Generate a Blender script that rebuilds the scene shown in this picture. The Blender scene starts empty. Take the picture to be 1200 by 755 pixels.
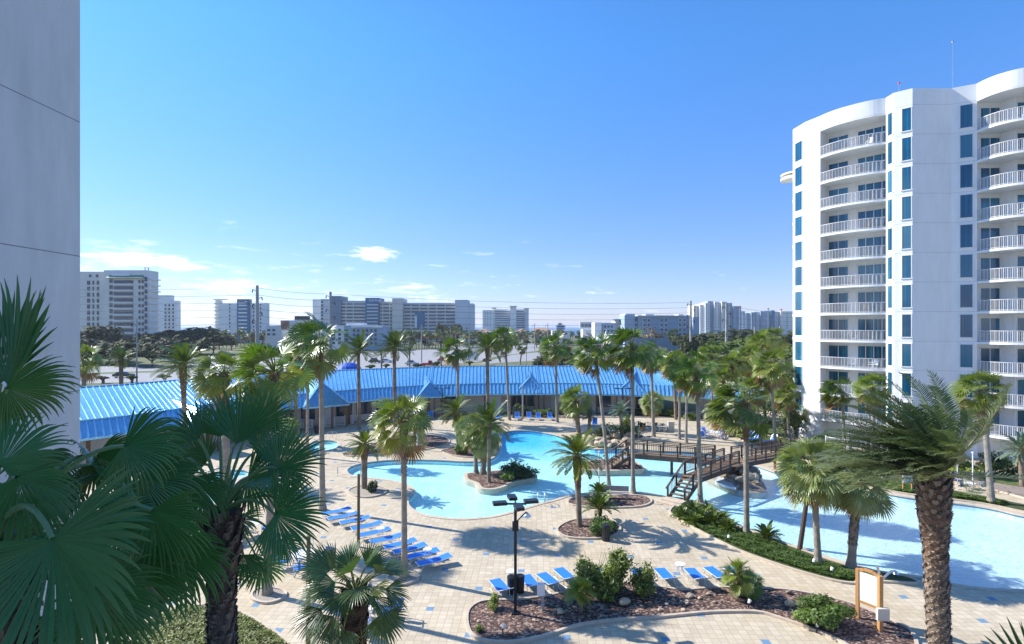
import bpy, math, random
from mathutils import Vector, Matrix
from mathutils.geometry import tessellate_polygon
R = math.radians
SC = bpy.context.scene
COL = SC.collection
F, HX, HY, CH = 640.0, 600.0, 383.0, 13.0      # focal length in photo pixels, horizon, eye height

def G(px, py, z=0.0):
    """photo pixel -> point on the level z"""
    Y = (CH - z) * F / (py - HY)
    return Vector(((px - HX) * Y / F, Y, z))

def P(px, py, Y):
    return Vector(((px - HX) * Y / F, Y, CH + (HY - py) * Y / F))

# ------------------------------------------------------------------ materials
MATS = {}

def new_mat(name):
    m = bpy.data.materials.new(name)
    m.use_nodes = True
    nt = m.node_tree
    for n in list(nt.nodes):
        if n.type != 'OUTPUT_MATERIAL':
            nt.nodes.remove(n)
    out = [n for n in nt.nodes if n.type == 'OUTPUT_MATERIAL'][0]
    b = nt.nodes.new('ShaderNodeBsdfPrincipled')
    nt.links.new(b.outputs[0], out.inputs[0])
    MATS[name] = m
    return m, nt, b, out

def N(nt, t, **kw):
    n = nt.nodes.new(t)
    for k, v in kw.items():
        if k in n.inputs.keys():
            n.inputs[k].default_value = v
        else:
            setattr(n, k, v)
    return n

def noise(nt, vec, scale, detail=4, rough=.55):
    n = N(nt, 'ShaderNodeTexNoise')
    n.inputs['Scale'].default_value = scale
    n.inputs['Detail'].default_value = detail
    n.inputs['Roughness'].default_value = rough
    if vec is not None:
        nt.links.new(vec, n.inputs['Vector'])
    return n.outputs['Fac']

def ramp(nt, fac, stops):
    r = N(nt, 'ShaderNodeValToRGB')
    el = r.color_ramp.elements
    while len(el) < len(stops):
        el.new(0.5)
    for e, (p, c) in zip(el, stops):
        e.position = p
        e.color = (c[0], c[1], c[2], 1)
    nt.links.new(fac, r.inputs[0])
    return r.outputs[0]

def mixc(nt, fac, a, b, mode='MIX'):
    m = N(nt, 'ShaderNodeMix', data_type='RGBA', blend_type=mode)
    for i, v in ((0, fac), (6, a), (7, b)):
        if hasattr(v, 'links') or hasattr(v, 'is_linked'):
            nt.links.new(v, m.inputs[i])
        elif i == 0:
            m.inputs[0].default_value = v
        else:
            m.inputs[i].default_value = (v[0], v[1], v[2], 1)
    return m.outputs[2]

def mth(nt, op, a, b=None, c=None):
    m = N(nt, 'ShaderNodeMath', operation=op)
    for i, v in enumerate((a, b, c)):
        if v is None:
            continue
        if isinstance(v, (int, float)):
            m.inputs[i].default_value = v
        else:
            nt.links.new(v, m.inputs[i])
    return m.outputs[0]

def bump(nt, b, h, strength=.3, dist=.02):
    n = N(nt, 'ShaderNodeBump')
    n.inputs['Strength'].default_value = strength
    n.inputs['Distance'].default_value = dist
    nt.links.new(h, n.inputs['Height'])
    nt.links.new(n.outputs[0], b.inputs['Normal'])

def pos(nt):
    return N(nt, 'ShaderNodeNewGeometry').outputs['Position']

def objc(nt):
    return N(nt, 'ShaderNodeTexCoord').outputs['Object']

def plain(name, col, rough=.6, metal=0, var=.12, scale=3, bmp=0, spec=None):
    m, nt, b, out = new_mat(name)
    f = noise(nt, pos(nt), scale)
    lo = tuple(c * (1 - var) for c in col)
    hi = tuple(min(1, c * (1 + var)) for c in col)
    nt.links.new(ramp(nt, f, [(.3, lo), (.7, hi)]), b.inputs['Base Color'])
    b.inputs['Roughness'].default_value = rough
    b.inputs['Metallic'].default_value = metal
    if spec is not None:
        b.inputs['Specular IOR Level'].default_value = spec
    if bmp:
        bump(nt, b, noise(nt, pos(nt), scale * 6), bmp, .02)
    return m

def leafmat(name, rough=.5, trans=.3, spec=.5, gain=1.2):
    m, nt, b, out = new_mat(name)
    a = N(nt, 'ShaderNodeAttribute', attribute_name='tint')
    oi = N(nt, 'ShaderNodeObjectInfo')
    v = mth(nt, 'MULTIPLY_ADD', oi.outputs['Random'], .35, .82 * gain)
    hs = N(nt, 'ShaderNodeHueSaturation')
    nt.links.new(v, hs.inputs['Value'])
    nt.links.new(a.outputs['Color'], hs.inputs['Color'])
    nt.links.new(hs.outputs[0], b.inputs['Base Color'])
    b.inputs['Roughness'].default_value = rough
    b.inputs['Specular IOR Level'].default_value = spec
    t = N(nt, 'ShaderNodeBsdfTranslucent')
    tc = mixc(nt, 1.0, hs.outputs[0], (1.6, 1.7, .5), 'MULTIPLY')
    nt.links.new(tc, t.inputs['Color'])
    mx = N(nt, 'ShaderNodeMixShader')
    mx.inputs[0].default_value = trans
    nt.links.new(b.outputs[0], mx.inputs[1])
    nt.links.new(t.outputs[0], mx.inputs[2])
    nt.links.new(mx.outputs[0], out.inputs[0])
    return m

def tintmat(name, rough=.85, bmp=.4, scale=20):
    m, nt, b, out = new_mat(name)
    a = N(nt, 'ShaderNodeAttribute', attribute_name='tint')
    f = noise(nt, objc(nt), scale, 5, .7)
    g = ramp(nt, f, [(.25, (.55, .55, .55)), (.75, (1.35, 1.35, 1.35))])
    nt.links.new(mixc(nt, 1.0, a.outputs['Color'], g, 'MULTIPLY'), b.inputs['Base Color'])
    b.inputs['Roughness'].default_value = rough
    bump(nt, b, f, bmp, .03)
    return m

leafmat('fan_leaf', .36, .2)
leafmat('feather_leaf', .38, .16)
leafmat('shrub_leaf', .55, .28)
leafmat('tree_leaf', .7, .15, .2)
leafmat('deep_leaf', .32, .10, .38)
tintmat('bark')
tintmat('rock', .9, .5, 4)
plain('concrete', (.50, .47, .43), .8, scale=1.5, bmp=.2)
plain('coping', (.52, .43, .33), .8, scale=2.5, bmp=.2)
plain('steel', (.55, .56, .58), .35, .8, scale=5)
plain('black_metal', (.02, .022, .025), .4, .3)
plain('white_paint', (.78, .78, .77), .5, scale=.6, var=.05)
plain('white_plastic', (.8, .8, .8), .35, var=.03)
plain('lounger_frame', (.72, .74, .76), .3, .4, var=.03)
plain('blue_sling', (.03, .20, .70), .55, scale=9, var=.1)
plain('navy_sling', (.02, .04, .16), .6, scale=9)
plain('brown_sling', (.08, .06, .05), .6)
plain('dark_wood', (.075, .045, .032), .6, scale=8, bmp=.3)
plain('deck_wood', (.28, .19, .12), .7, scale=9, bmp=.3)
plain('brown_wood', (.20, .10, .05), .6, scale=9, bmp=.2)
plain('honey_wood', (.50, .26, .09), .5, scale=9, bmp=.2)
plain('post_wood', (.13, .10, .045), .8, scale=6, bmp=.3)
plain('util_pole', (.36, .34, .32), .8, scale=2, bmp=.2)
plain('wire', (.12, .13, .15), .6)
plain('wall_beige', (.62, .56, .47), .8, scale=.5, bmp=.1)
plain('rail_paint', (.58, .58, .57), .5)
plain('wall_far_white', (.80, .79, .77), .8, scale=.05, var=.05)
plain('wall_far_cream', (.74, .70, .63), .8, scale=.05, var=.06)
plain('wall_far_tan', (.62, .59, .52), .8, scale=.05, var=.06)
plain('wall_far_grey', (.58, .60, .62), .8, scale=.05, var=.06)
plain('wall_far_blue', (.32, .40, .48), .8, scale=.05, var=.08)
plain('panel_blue', (.045, .16, .28), .5, scale=.1, var=.15)
plain('slate_blue', (.15, .20, .27), .5, scale=.1, var=.15)
plain('roof_terra', (.42, .25, .18), .8, scale=.3)
plain('roof_green', (.02, .22, .17), .5, scale=.2)
plain('roof_grey', (.40, .40, .40), .8, scale=.3)
plain('far_glass', (.035, .07, .11), .12, scale=.3, var=.4)
plain('red_paint', (.55, .03, .04), .3)
plain('black_paint', (.02, .022, .03), .25)
plain('silver_paint', (.55, .57, .6), .3, .3)
plain('white_car_paint', (.75, .76, .78), .3)
plain('rubber', (.02, .02, .02), .8)
plain('sign_white', (.78, .80, .82), .4, var=.03)
plain('sign_pale', (.56, .64, .72), .4, var=.05)
plain('orange_brown', (.35, .16, .09), .6, scale=.6, var=.4)
plain('blue_tile', (.10, .17, .27), .3, scale=6, var=.3)
plain('red_ball', (.6, .05, .04), .5)
plain('sand', (.58, .50, .38), .9, scale=.4, bmp=.2)
plain('tarp_blue', (.01, .09, .50), .5, scale=.6)

def mk_metalroof():
    m, nt, b, out = new_mat('metal_roof')
    f = noise(nt, pos(nt), .35, 3)
    c = ramp(nt, f, [(.3, (.18, .47, .72)), (.7, (.23, .53, .77))])
    d = noise(nt, pos(nt), 1.6, 6, .7)
    nt.links.new(mixc(nt, 1.0, c, ramp(nt, d, [(.28, (.74, .78, .80)), (.6, (1.05, 1.04, 1.03))]), 'MULTIPLY'), b.inputs['Base Color'])
    b.inputs['Metallic'].default_value = .42
    b.inputs['Roughness'].default_value = .27
    b.inputs['Specular IOR Level'].default_value = .8
    b.inputs['Coat Weight'].default_value = .7
    b.inputs['Coat Roughness'].default_value = .12
mk_metalroof()

def mk_stucco(name, col, z0, dz, wide, dark, rough=.8):
    m, nt, b, out = new_mat(name)
    p = pos(nt)
    sep = N(nt, 'ShaderNodeSeparateXYZ'); nt.links.new(p, sep.inputs[0])
    k = mth(nt, 'FRACT', mth(nt, 'DIVIDE', mth(nt, 'ADD', sep.outputs[2], -z0 + 1000 * dz), dz))
    j = mth(nt, 'LESS_THAN', k, wide / dz)
    mp = N(nt, 'ShaderNodeMapping'); mp.inputs['Scale'].default_value = (2.2, 2.2, .5)
    nt.links.new(p, mp.inputs[0])
    f = noise(nt, mp.outputs[0], .8, 6, .65)
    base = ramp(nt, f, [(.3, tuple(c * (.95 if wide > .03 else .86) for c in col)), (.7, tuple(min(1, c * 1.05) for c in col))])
    nt.links.new(mixc(nt, j, base, tuple(c * dark for c in col)), b.inputs['Base Color'])
    b.inputs['Roughness'].default_value = rough
    h = mth(nt, 'SUBTRACT', noise(nt, p, 14, 6, .7), mth(nt, 'MULTIPLY', j, 2.0))
    bump(nt, b, h, .25, .015)
mk_stucco('tower_wall', (.80, .80, .79), 35.36 - 2.98, 2.98, .035, .62)
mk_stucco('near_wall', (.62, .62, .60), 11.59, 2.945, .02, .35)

def mk_deck():
    m, nt, b, out = new_mat('deck_tile')
    p = pos(nt)
    mp = N(nt, 'ShaderNodeMapping', vector_type='POINT')
    th = R(2.4)
    T = 4.1 / 12
    # rotate by +2.4 deg so that tile axes line up, then express in tiles with a blue tile at the origin
    mp.inputs['Rotation'].default_value = (0, 0, th)
    mp.inputs['Scale'].default_value = (1 / T, 1 / T, 1)
    ox, oy = -1.469, 31.23
    cx = (ox / T) * math.cos(th) - (oy / T) * math.sin(th)
    cy = (ox / T) * math.sin(th) + (oy / T) * math.cos(th)
    mp.inputs['Location'].default_value = (-cx + .5, -cy + .5, 0)
    nt.links.new(p, mp.inputs[0])
    s = N(nt, 'ShaderNodeSeparateXYZ'); nt.links.new(mp.outputs[0], s.inputs[0])
    X = mth(nt, 'ADD', s.outputs[0], 1200.0); Y = mth(nt, 'ADD', s.outputs[1], 1200.0)
    fx, fy = mth(nt, 'FRACT', X), mth(nt, 'FRACT', Y)
    ix, iy = mth(nt, 'FLOOR', X), mth(nt, 'FLOOR', Y)
    def edge(f, w):
        return mth(nt, 'MAXIMUM', mth(nt, 'LESS_THAN', f, w), mth(nt, 'GREATER_THAN', f, 1 - w))
    grout = mth(nt, 'MAXIMUM', edge(fx, .035), edge(fy, .035))
    def is_mod(a, sh):
        return mth(nt, 'LESS_THAN', mth(nt, 'MODULO', mth(nt, 'ADD', a, sh), 12.0), .5)
    b1 = mth(nt, 'MULTIPLY', is_mod(ix, 0.02), is_mod(iy, 0.02))
    b2 = mth(nt, 'MULTIPLY', is_mod(ix, 6.02), is_mod(iy, 6.02))
    blue = mth(nt, 'MAXIMUM', b1, b2)
    cmb = N(nt, 'ShaderNodeCombineXYZ'); nt.links.new(ix, cmb.inputs[0]); nt.links.new(iy, cmb.inputs[1])
    wn = N(nt, 'ShaderNodeTexWhiteNoise'); nt.links.new(cmb.outputs[0], wn.inputs['Vector'])
    tile = ramp(nt, wn.outputs['Value'], [(0, (.49, .41, .295)), (.5, (.545, .462, .333)), (1, (.60, .515, .385))])
    big = noise(nt, p, .16, 5, .6)
    tile = mixc(nt, 1.0, tile, ramp(nt, big, [(.3, (.86, .84, .80)), (.7, (1.06, 1.06, 1.06))]), 'MULTIPLY')
    st = noise(nt, p, .09, 4, .6)
    stain = ramp(nt, st, [(.52, (0, 0, 0)), (.68, (.6, .6, .6))])
    tile = mixc(nt, stain, tile, (.50, .38, .20))
    fine = noise(nt, p, 9, 4, .7)
    tile = mixc(nt, 1.0, tile, ramp(nt, fine, [(.3, (.9, .9, .9)), (.7, (1.08, 1.08, 1.08))]), 'MULTIPLY')
    c = mixc(nt, mth(nt, 'MULTIPLY', grout, .55), tile, (.24, .20, .16))
    c = mixc(nt, blue, c, (.14, .25, .38))
    nt.links.new(c, b.inputs['Base Color'])
    b.inputs['Roughness'].default_value = .75
    bump(nt, b, mth(nt, 'MULTIPLY', grout, -1.0), .3, .01)
mk_deck()

def mk_ground():
    m, nt, b, out = new_mat('ground')
    p = pos(nt)
    f = noise(nt, p, .035, 6, .6); g = noise(nt, p, .9, 5, .7)
    c = ramp(nt, f, [(.35, (.06, .085, .025)), (.55, (.13, .14, .05)), (.70, (.26, .23, .12))])
    c = mixc(nt, 1.0, c, ramp(nt, g, [(.3, (.7, .7, .7)), (.7, (1.25, 1.25, 1.25))]), 'MULTIPLY')
    nt.links.new(c, b.inputs['Base Color']); b.inputs['Roughness'].default_value = .95
mk_ground()

def mk_two(name, c1, c2, scale, rough=.9, bmp=.5, det=6, c3=None):
    m, nt, b, out = new_mat(name)
    p = pos(nt)
    f = noise(nt, p, scale, det, .7)
    st = [(.32, c1), (.66, c2)] if c3 is None else [(.3, c1), (.55, c2), (.72, c3)]
    nt.links.new(ramp(nt, f, st), b.inputs['Base Color'])
    b.inputs['Roughness'].default_value = rough
    bump(nt, b, f, bmp, .05)
def mk_mulch():
    m, nt, b, out = new_mat('mulch')
    p = pos(nt)
    v = N(nt, 'ShaderNodeTexVoronoi'); v.inputs['Scale'].default_value = 11; nt.links.new(p, v.inputs['Vector'])
    sv = N(nt, 'ShaderNodeSeparateColor'); nt.links.new(v.outputs['Color'], sv.inputs[0])
    chips = ramp(nt, sv.outputs[0], [(.0, (.03, .018, .015)), (.45, (.10, .058, .045)), (.75, (.21, .13, .10)), (.92, (.40, .30, .24))])
    c = mixc(nt, 1.0, chips, ramp(nt, noise(nt, p, 1.1, 5, .6), [(.3, (.6, .58, .58)), (.7, (1.3, 1.25, 1.2))]), 'MULTIPLY')
    nt.links.new(c, b.inputs['Base Color']); b.inputs['Roughness'].default_value = .9
    bump(nt, b, mth(nt, 'ADD', sv.outputs[1], noise(nt, p, 3, 4)), .9, .06)
mk_mulch()
mk_two('gravel', (.22, .18, .14), (.50, .44, .36), 16, bmp=.8)
mk_two('asphalt', (.24, .24, .24), (.34, .335, .33), .5, bmp=.1)
mk_two('lawn', (.04, .07, .015), (.13, .17, .04), 3, bmp=.4)
mk_two('soil_green', (.02, .035, .01), (.07, .10, .02), 6, bmp=.6)
mk_two('grey_bark_ground', (.16, .13, .11), (.34, .28, .23), 5)

def mk_poolfloor():
    m, nt, b, out = new_mat('pool_plaster')
    p = pos(nt)
    s = N(nt, 'ShaderNodeSeparateXYZ'); nt.links.new(p, s.inputs[0])
    # pale beach-entry plaster towards the right end, aqua plaster elsewhere, deeper paint in the far basin
    t = mth(nt, 'DIVIDE', mth(nt, 'SUBTRACT', s.outputs[0], 9.0), 12.0)
    n = N(nt, 'ShaderNodeClamp'); nt.links.new(t, n.inputs[0])
    c = mixc(nt, n.outputs[0], (.62, .97, .97), (.72, .86, .89))
    d = mth(nt, 'DIVIDE', mth(nt, 'SUBTRACT', s.outputs[1], 52.0), 10.0)
    n2 = N(nt, 'ShaderNodeClamp'); nt.links.new(d, n2.inputs[0])
    xg = N(nt, 'ShaderNodeClamp'); nt.links.new(mth(nt, 'MULTIPLY_ADD', s.outputs[0], .3, 1.6), xg.inputs[0])
    c = mixc(nt, mth(nt, 'MULTIPLY', n2.outputs[0], xg.outputs[0]), c, (.06, .58, .88))
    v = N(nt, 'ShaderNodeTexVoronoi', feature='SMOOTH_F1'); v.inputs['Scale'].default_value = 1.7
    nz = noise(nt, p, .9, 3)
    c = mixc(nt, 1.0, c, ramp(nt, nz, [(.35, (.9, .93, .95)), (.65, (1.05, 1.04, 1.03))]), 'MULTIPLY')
    c = mixc(nt, 1.0, c, ramp(nt, noise(nt, p, 4.5, 4, .65), [(.3, (.80, .88, .92)), (.7, (1.10, 1.07, 1.05))]), 'MULTIPLY')  # ripple-scale mottling painted into the floor colour in place of water caustics
    nt.links.new(c, b.inputs['Base Color']); b.inputs['Roughness'].default_value = .8
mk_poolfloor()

def mk_water():
    m, nt, b, out = new_mat('pool_water')
    p = pos(nt)
    nt.nodes.remove(b)
    gl = N(nt, 'ShaderNodeBsdfGlossy'); gl.inputs['Roughness'].default_value = .04
    tr = N(nt, 'ShaderNodeBsdfTransparent'); tr.inputs['Color'].default_value = (.90, .985, .995, 1)
    mx = N(nt, 'ShaderNodeMixShader')
    mp = N(nt, 'ShaderNodeMapping'); mp.inputs['Scale'].default_value = (1, 1.7, 1); nt.links.new(p, mp.inputs[0])
    h = noise(nt, mp.outputs[0], 2.6, 4, .6)
    bp = N(nt, 'ShaderNodeBump'); bp.inputs['Strength'].default_value = 1.0; bp.inputs['Distance'].default_value = .3
    nt.links.new(h, bp.inputs['Height'])
    nt.links.new(bp.outputs[0], gl.inputs['Normal'])
    # Schlick reflectance of the water surface, the same seen from above and below so that sunlight reaches the plaster
    dt = N(nt, 'ShaderNodeVectorMath', operation='DOT_PRODUCT'); ge = N(nt, 'ShaderNodeNewGeometry')
    nt.links.new(ge.outputs['Incoming'], dt.inputs[0]); nt.links.new(bp.outputs[0], dt.inputs[1])
    ca = mth(nt, 'MINIMUM', mth(nt, 'ABSOLUTE', dt.outputs['Value']), 1.0)
    fz = mth(nt, 'MULTIPLY_ADD', mth(nt, 'POWER', mth(nt, 'SUBTRACT', 1.0, ca), 5.0), .9, .02)
    nt.links.new(fz, mx.inputs[0]); nt.links.new(tr.outputs[0], mx.inputs[1]); nt.links.new(gl.outputs[0], mx.inputs[2])
    nt.links.new(mx.outputs[0], out.inputs[0])
mk_water()

def mk_sea():
    m, nt, b, out = new_mat('sea_water')
    b.inputs['Base Color'].default_value = (.02, .11, .20, 1); b.inputs['Roughness'].default_value = .35
    bump(nt, b, noise(nt, pos(nt), .05, 4), .4, 1.5)
mk_sea()

def mk_window():
    m, nt, b, out = new_mat('tower_glass')
    p = pos(nt)
    mp = N(nt, 'ShaderNodeMapping'); mp.inputs['Scale'].default_value = (3.0, 3.0, .02); nt.links.new(p, mp.inputs[0])
    f = noise(nt, mp.outputs[0], 1.4, 3)
    g = noise(nt, p, .25, 2)
    c = ramp(nt, f, [(.4, (.003, .055, .11)), (.58, (.006, .12, .22)), (.72, (.03, .24, .34))])
    c = mixc(nt, ramp(nt, g, [(.45, (0, 0, 0)), (.6, (.6, .6, .6))]), c, (.004, .05, .11))
    oi = N(nt, 'ShaderNodeObjectInfo')
    c = mixc(nt, ramp(nt, oi.outputs['Random'], [(.62, (0, 0, 0)), (.95, (.35, .35, .35))]), c, (.10, .30, .40))
    nt.links.new(c, b.inputs['Base Color'])
    b.inputs['Roughness'].default_value = .08; b.inputs['Specular IOR Level'].default_value = .8
    m2, nt, b, out = new_mat('screen')
    nt.nodes.remove(b)
    d = N(nt, 'ShaderNodeBsdfDiffuse'); d.inputs['Color'].default_value = (.6, .6, .6, 1)
    t = N(nt, 'ShaderNodeBsdfTransparent'); x = N(nt, 'ShaderNodeMixShader'); x.inputs[0].default_value = .3
    nt.links.new(t.outputs[0], x.inputs[1]); nt.links.new(d.outputs[0], x.inputs[2]); nt.links.new(x.outputs[0], out.inputs[0])
mk_window()

# ------------------------------------------------------------------ mesh builder
class MB:
    def __init__(s, tint=(1, 1, 1)):
        s.v, s.f, s.c, s.mi, s.mats, s.cur, s.tint = [], [], [], [], [], 0, tint
    def mat(s, name):
        if name not in s.mats: s.mats.append(name)
        s.cur = s.mats.index(name); return s
    def vert(s, p, tint=None):
        s.v.append((p[0], p[1], p[2])); s.c.append(tint or s.tint); return len(s.v) - 1
    def face(s, idx):
        s.f.append(tuple(idx)); s.mi.append(s.cur)
    def quad(s, a, b, c, d, tint=None):
        i = [s.vert(x, tint) for x in (a, b, c, d)]; s.face(i)
    def poly(s, pts, tint=None):
        s.face([s.vert(x, tint) for x in pts])
    def box(s, c, size, rz=0, M=None, tint=None):
        hx, hy, hz = size[0] / 2, size[1] / 2, size[2] / 2
        m = Matrix.Translation(Vector(c)) @ Matrix.Rotation(rz, 4, 'Z')
        if M is not None: m = M @ m
        ids = [s.vert(m @ Vector((x * hx, y * hy, z * hz)), tint) for z in (-1, 1) for y in (-1, 1) for x in (-1, 1)]
        for q in ((0, 2, 3, 1), (4, 5, 7, 6), (0, 1, 5, 4), (2, 6, 7, 3), (0, 4, 6, 2), (1, 3, 7, 5)):
            s.face([ids[k] for k in q])
        return s
    def bar(s, a, b, w, h=None, tint=None):
        """box of section w x h from a to b"""
        a, b = Vector(a), Vector(b); h = h or w
        d = (b - a); L = d.length
        if L < 1e-6: return s
        d /= L
        up = Vector((0, 0, 1)) if abs(d.z) < .95 else Vector((1, 0, 0))
        x = d.cross(up).normalized(); y = x.cross(d)
        ids = []
        for p in (a, b):
            for sx, sy in ((-1, -1), (1, -1), (1, 1), (-1, 1)):
                ids.append(s.vert(p + x * (sx * w / 2) + y * (sy * h / 2), tint))
        for q in ((0, 1, 2, 3), (7, 6, 5, 4), (0, 4, 5, 1), (1, 5, 6, 2), (2, 6, 7, 3), (3, 7, 4, 0)):
            s.face([ids[k] for k in q])
        return s
    def tube(s, pts, rad, n=8, tint=None, cap=True):
        pts = [Vector(p) for p in pts]
        if not isinstance(rad, (list, tuple)): rad = [rad] * len(pts)
        rings = []
        for i, p in enumerate(pts):
            d = (pts[min(i + 1, len(pts) - 1)] - pts[max(i - 1, 0)])
            d = d.normalized() if d.length > 1e-9 else Vector((0, 0, 1))
            up = Vector((0, 0, 1)) if abs(d.z) < .9 else Vector((1, 0, 0))
            x = d.cross(up).normalized(); y = x.cross(d)
            t = tint[i] if isinstance(tint, list) else tint
            rings.append([s.vert(p + (x * math.cos(2 * math.pi * k / n) + y * math.sin(2 * math.pi * k / n)) * rad[i], t) for k in range(n)])
        for i in range(len(rings) - 1):
            for k in range(n):
                s.face((rings[i][k], rings[i][(k + 1) % n], rings[i + 1][(k + 1) % n], rings[i + 1][k]))
        if cap:
            s.face(rings[0]); s.face(rings[-1][::-1])
        return s
    def prism(s, poly, z0, z1, tint=None, top=True, bottom=True):
        n = len(poly)
        lo = [s.vert((p[0], p[1], z0), tint) for p in poly]; hi = [s.vert((p[0], p[1], z1), tint) for p in poly]
        for i in range(n):
            j = (i + 1) % n
            s.face((lo[i], lo[j], hi[j], hi[i]))
        tr = tessellate_polygon([[Vector((p[0], p[1], 0)) for p in poly]])
        for t in tr:
            if top: s.face([hi[k] for k in t])
            if bottom: s.face([lo[k] for k in t][::-1])
        return s
    def mesh(s, name, smooth=False, fixn=False):
        me = bpy.data.meshes.new(name)
        me.from_pydata(s.v, [], s.f)
        for m in s.mats: me.materials.append(MATS[m])
        if len(s.mats) > 1: me.polygons.foreach_set('material_index', s.mi)
        a = me.color_attributes.new('tint', 'FLOAT_COLOR', 'POINT')
        fl = []
        for c in s.c: fl += [c[0], c[1], c[2], 1.0]
        a.data.foreach_set('color', fl)
        if smooth: me.polygons.foreach_set('use_smooth', [True] * len(me.polygons))
        me.validate(); me.update()
        return me
    def build(s, name, parent=None, smooth=False, loc=None):
        return link(name, s.mesh(name, smooth), parent, loc)

def link(name, me, parent=None, loc=None):
    o = bpy.data.objects.new(name, me); COL.objects.link(o)
    if parent is not None: o.parent = parent
    if loc is not None: o.location = loc
    return o

def tag(o, label=None, cat=None, group=None, kind=None):
    if label: o['label'] = label
    if cat: o['category'] = cat
    if group: o['group'] = group
    if kind: o['kind'] = kind
    return o

def thing(name, label, cat, loc=(0, 0, 0), rz=0, group=None):
    o = bpy.data.objects.new(name, None); COL.objects.link(o)
    o.empty_display_size = .3
    o.location = loc; o.rotation_euler = (0, 0, rz)
    return tag(o, label, cat, group)

KIDS = {}
def kids(o):
    return [c for c in COL.objects if c.parent == o]

def dup(o, parent=None):
    c = o.copy(); COL.objects.link(c); c.parent = parent
    for ch in kids(o): dup(ch, c)
    return c

def struct(mb, name, smooth=False):
    o = mb.build(name, None, smooth); o['kind'] = 'structure'; return o

def smooth_loop(pts, sub=4):
    """Catmull-Rom through a closed list of 2-D/3-D points"""
    out = []; n = len(pts)
    for i in range(n):
        p0, p1, p2, p3 = (Vector(pts[(i + k - 1) % n]) for k in range(4))
        for j in range(sub):
            t = j / sub
            out.append(.5 * ((2 * p1) + (p2 - p0) * t + (2 * p0 - 5 * p1 + 4 * p2 - p3) * t * t + (3 * p1 - p0 - 3 * p2 + p3) * t ** 3))
    return out

def area(poly):
    return sum(poly[i][0] * poly[(i + 1) % len(poly)][1] - poly[(i + 1) % len(poly)][0] * poly[i][1] for i in range(len(poly))) / 2

def ccw(poly):
    return poly if area(poly) > 0 else poly[::-1]

def offset(poly, d):
    """grow a CCW polygon outwards by d"""
    out = []; n = len(poly)
    for i in range(n):
        a, b, c = Vector(poly[i - 1][:2]), Vector(poly[i][:2]), Vector(poly[(i + 1) % n][:2])
        t = (c - a)
        if t.length < 1e-9: out.append(poly[i]); continue
        t.normalize(); out.append(Vector((b.x + t.y * d, b.y - t.x * d, 0)))
    return out

def sheet(mb, outer, holes, z):
    loops = [[Vector((p[0], p[1], 0)) for p in outer]] + [[Vector((p[0], p[1], 0)) for p in h] for h in holes]
    flat = [p for l in loops for p in l]
    ids = [mb.vert((p.x, p.y, z)) for p in flat]
    for t in tessellate_polygon(loops):
        a, b, c = (flat[k] for k in t)
        if (b - a).cross(c - a).z < 0: t = t[::-1]
        mb.face([ids[k] for k in t])

def inside(poly, x, y):
    r = False; n = len(poly)
    for i in range(n):
        x1, y1 = poly[i][0], poly[i][1]; x2, y2 = poly[(i + 1) % n][0], poly[(i + 1) % n][1]
        if (y1 > y) != (y2 > y) and x < (x2 - x1) * (y - y1) / (y2 - y1) + x1: r = not r
    return r

def kerb(mb, poly, w, z0, z1, outward=True):
    """a closed kerb ring outside (or on) the polygon"""
    a = ccw(poly); b = offset(a, w); n = len(a)
    va = [(mb.vert((p[0], p[1], z0)), mb.vert((p[0], p[1], z1))) for p in a]
    vb = [(mb.vert((p[0], p[1], z0)), mb.vert((p[0], p[1], z1))) for p in b]
    for i in range(n):
        j = (i + 1) % n
        mb.face((va[i][1], va[j][1], vb[j][1], vb[i][1])) ; mb.face((vb[i][0], vb[i][1], vb[j][1], vb[j][0]))
        mb.face((va[j][0], va[j][1], va[i][1], va[i][0]))
# ------------------------------------------------------------------ foliage generators
WIND = Vector((-1, -.15, 0)).normalized()

def mixt(a, b, t):
    return tuple(a[k] * (1 - t) + b[k] * t for k in range(3))

def jit(c, rnd, a=.2):
    k = 1 + rnd.uniform(-a, a)
    return (c[0] * k * (1 + rnd.uniform(-.08, .1)), c[1] * k, c[2] * k)

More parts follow.
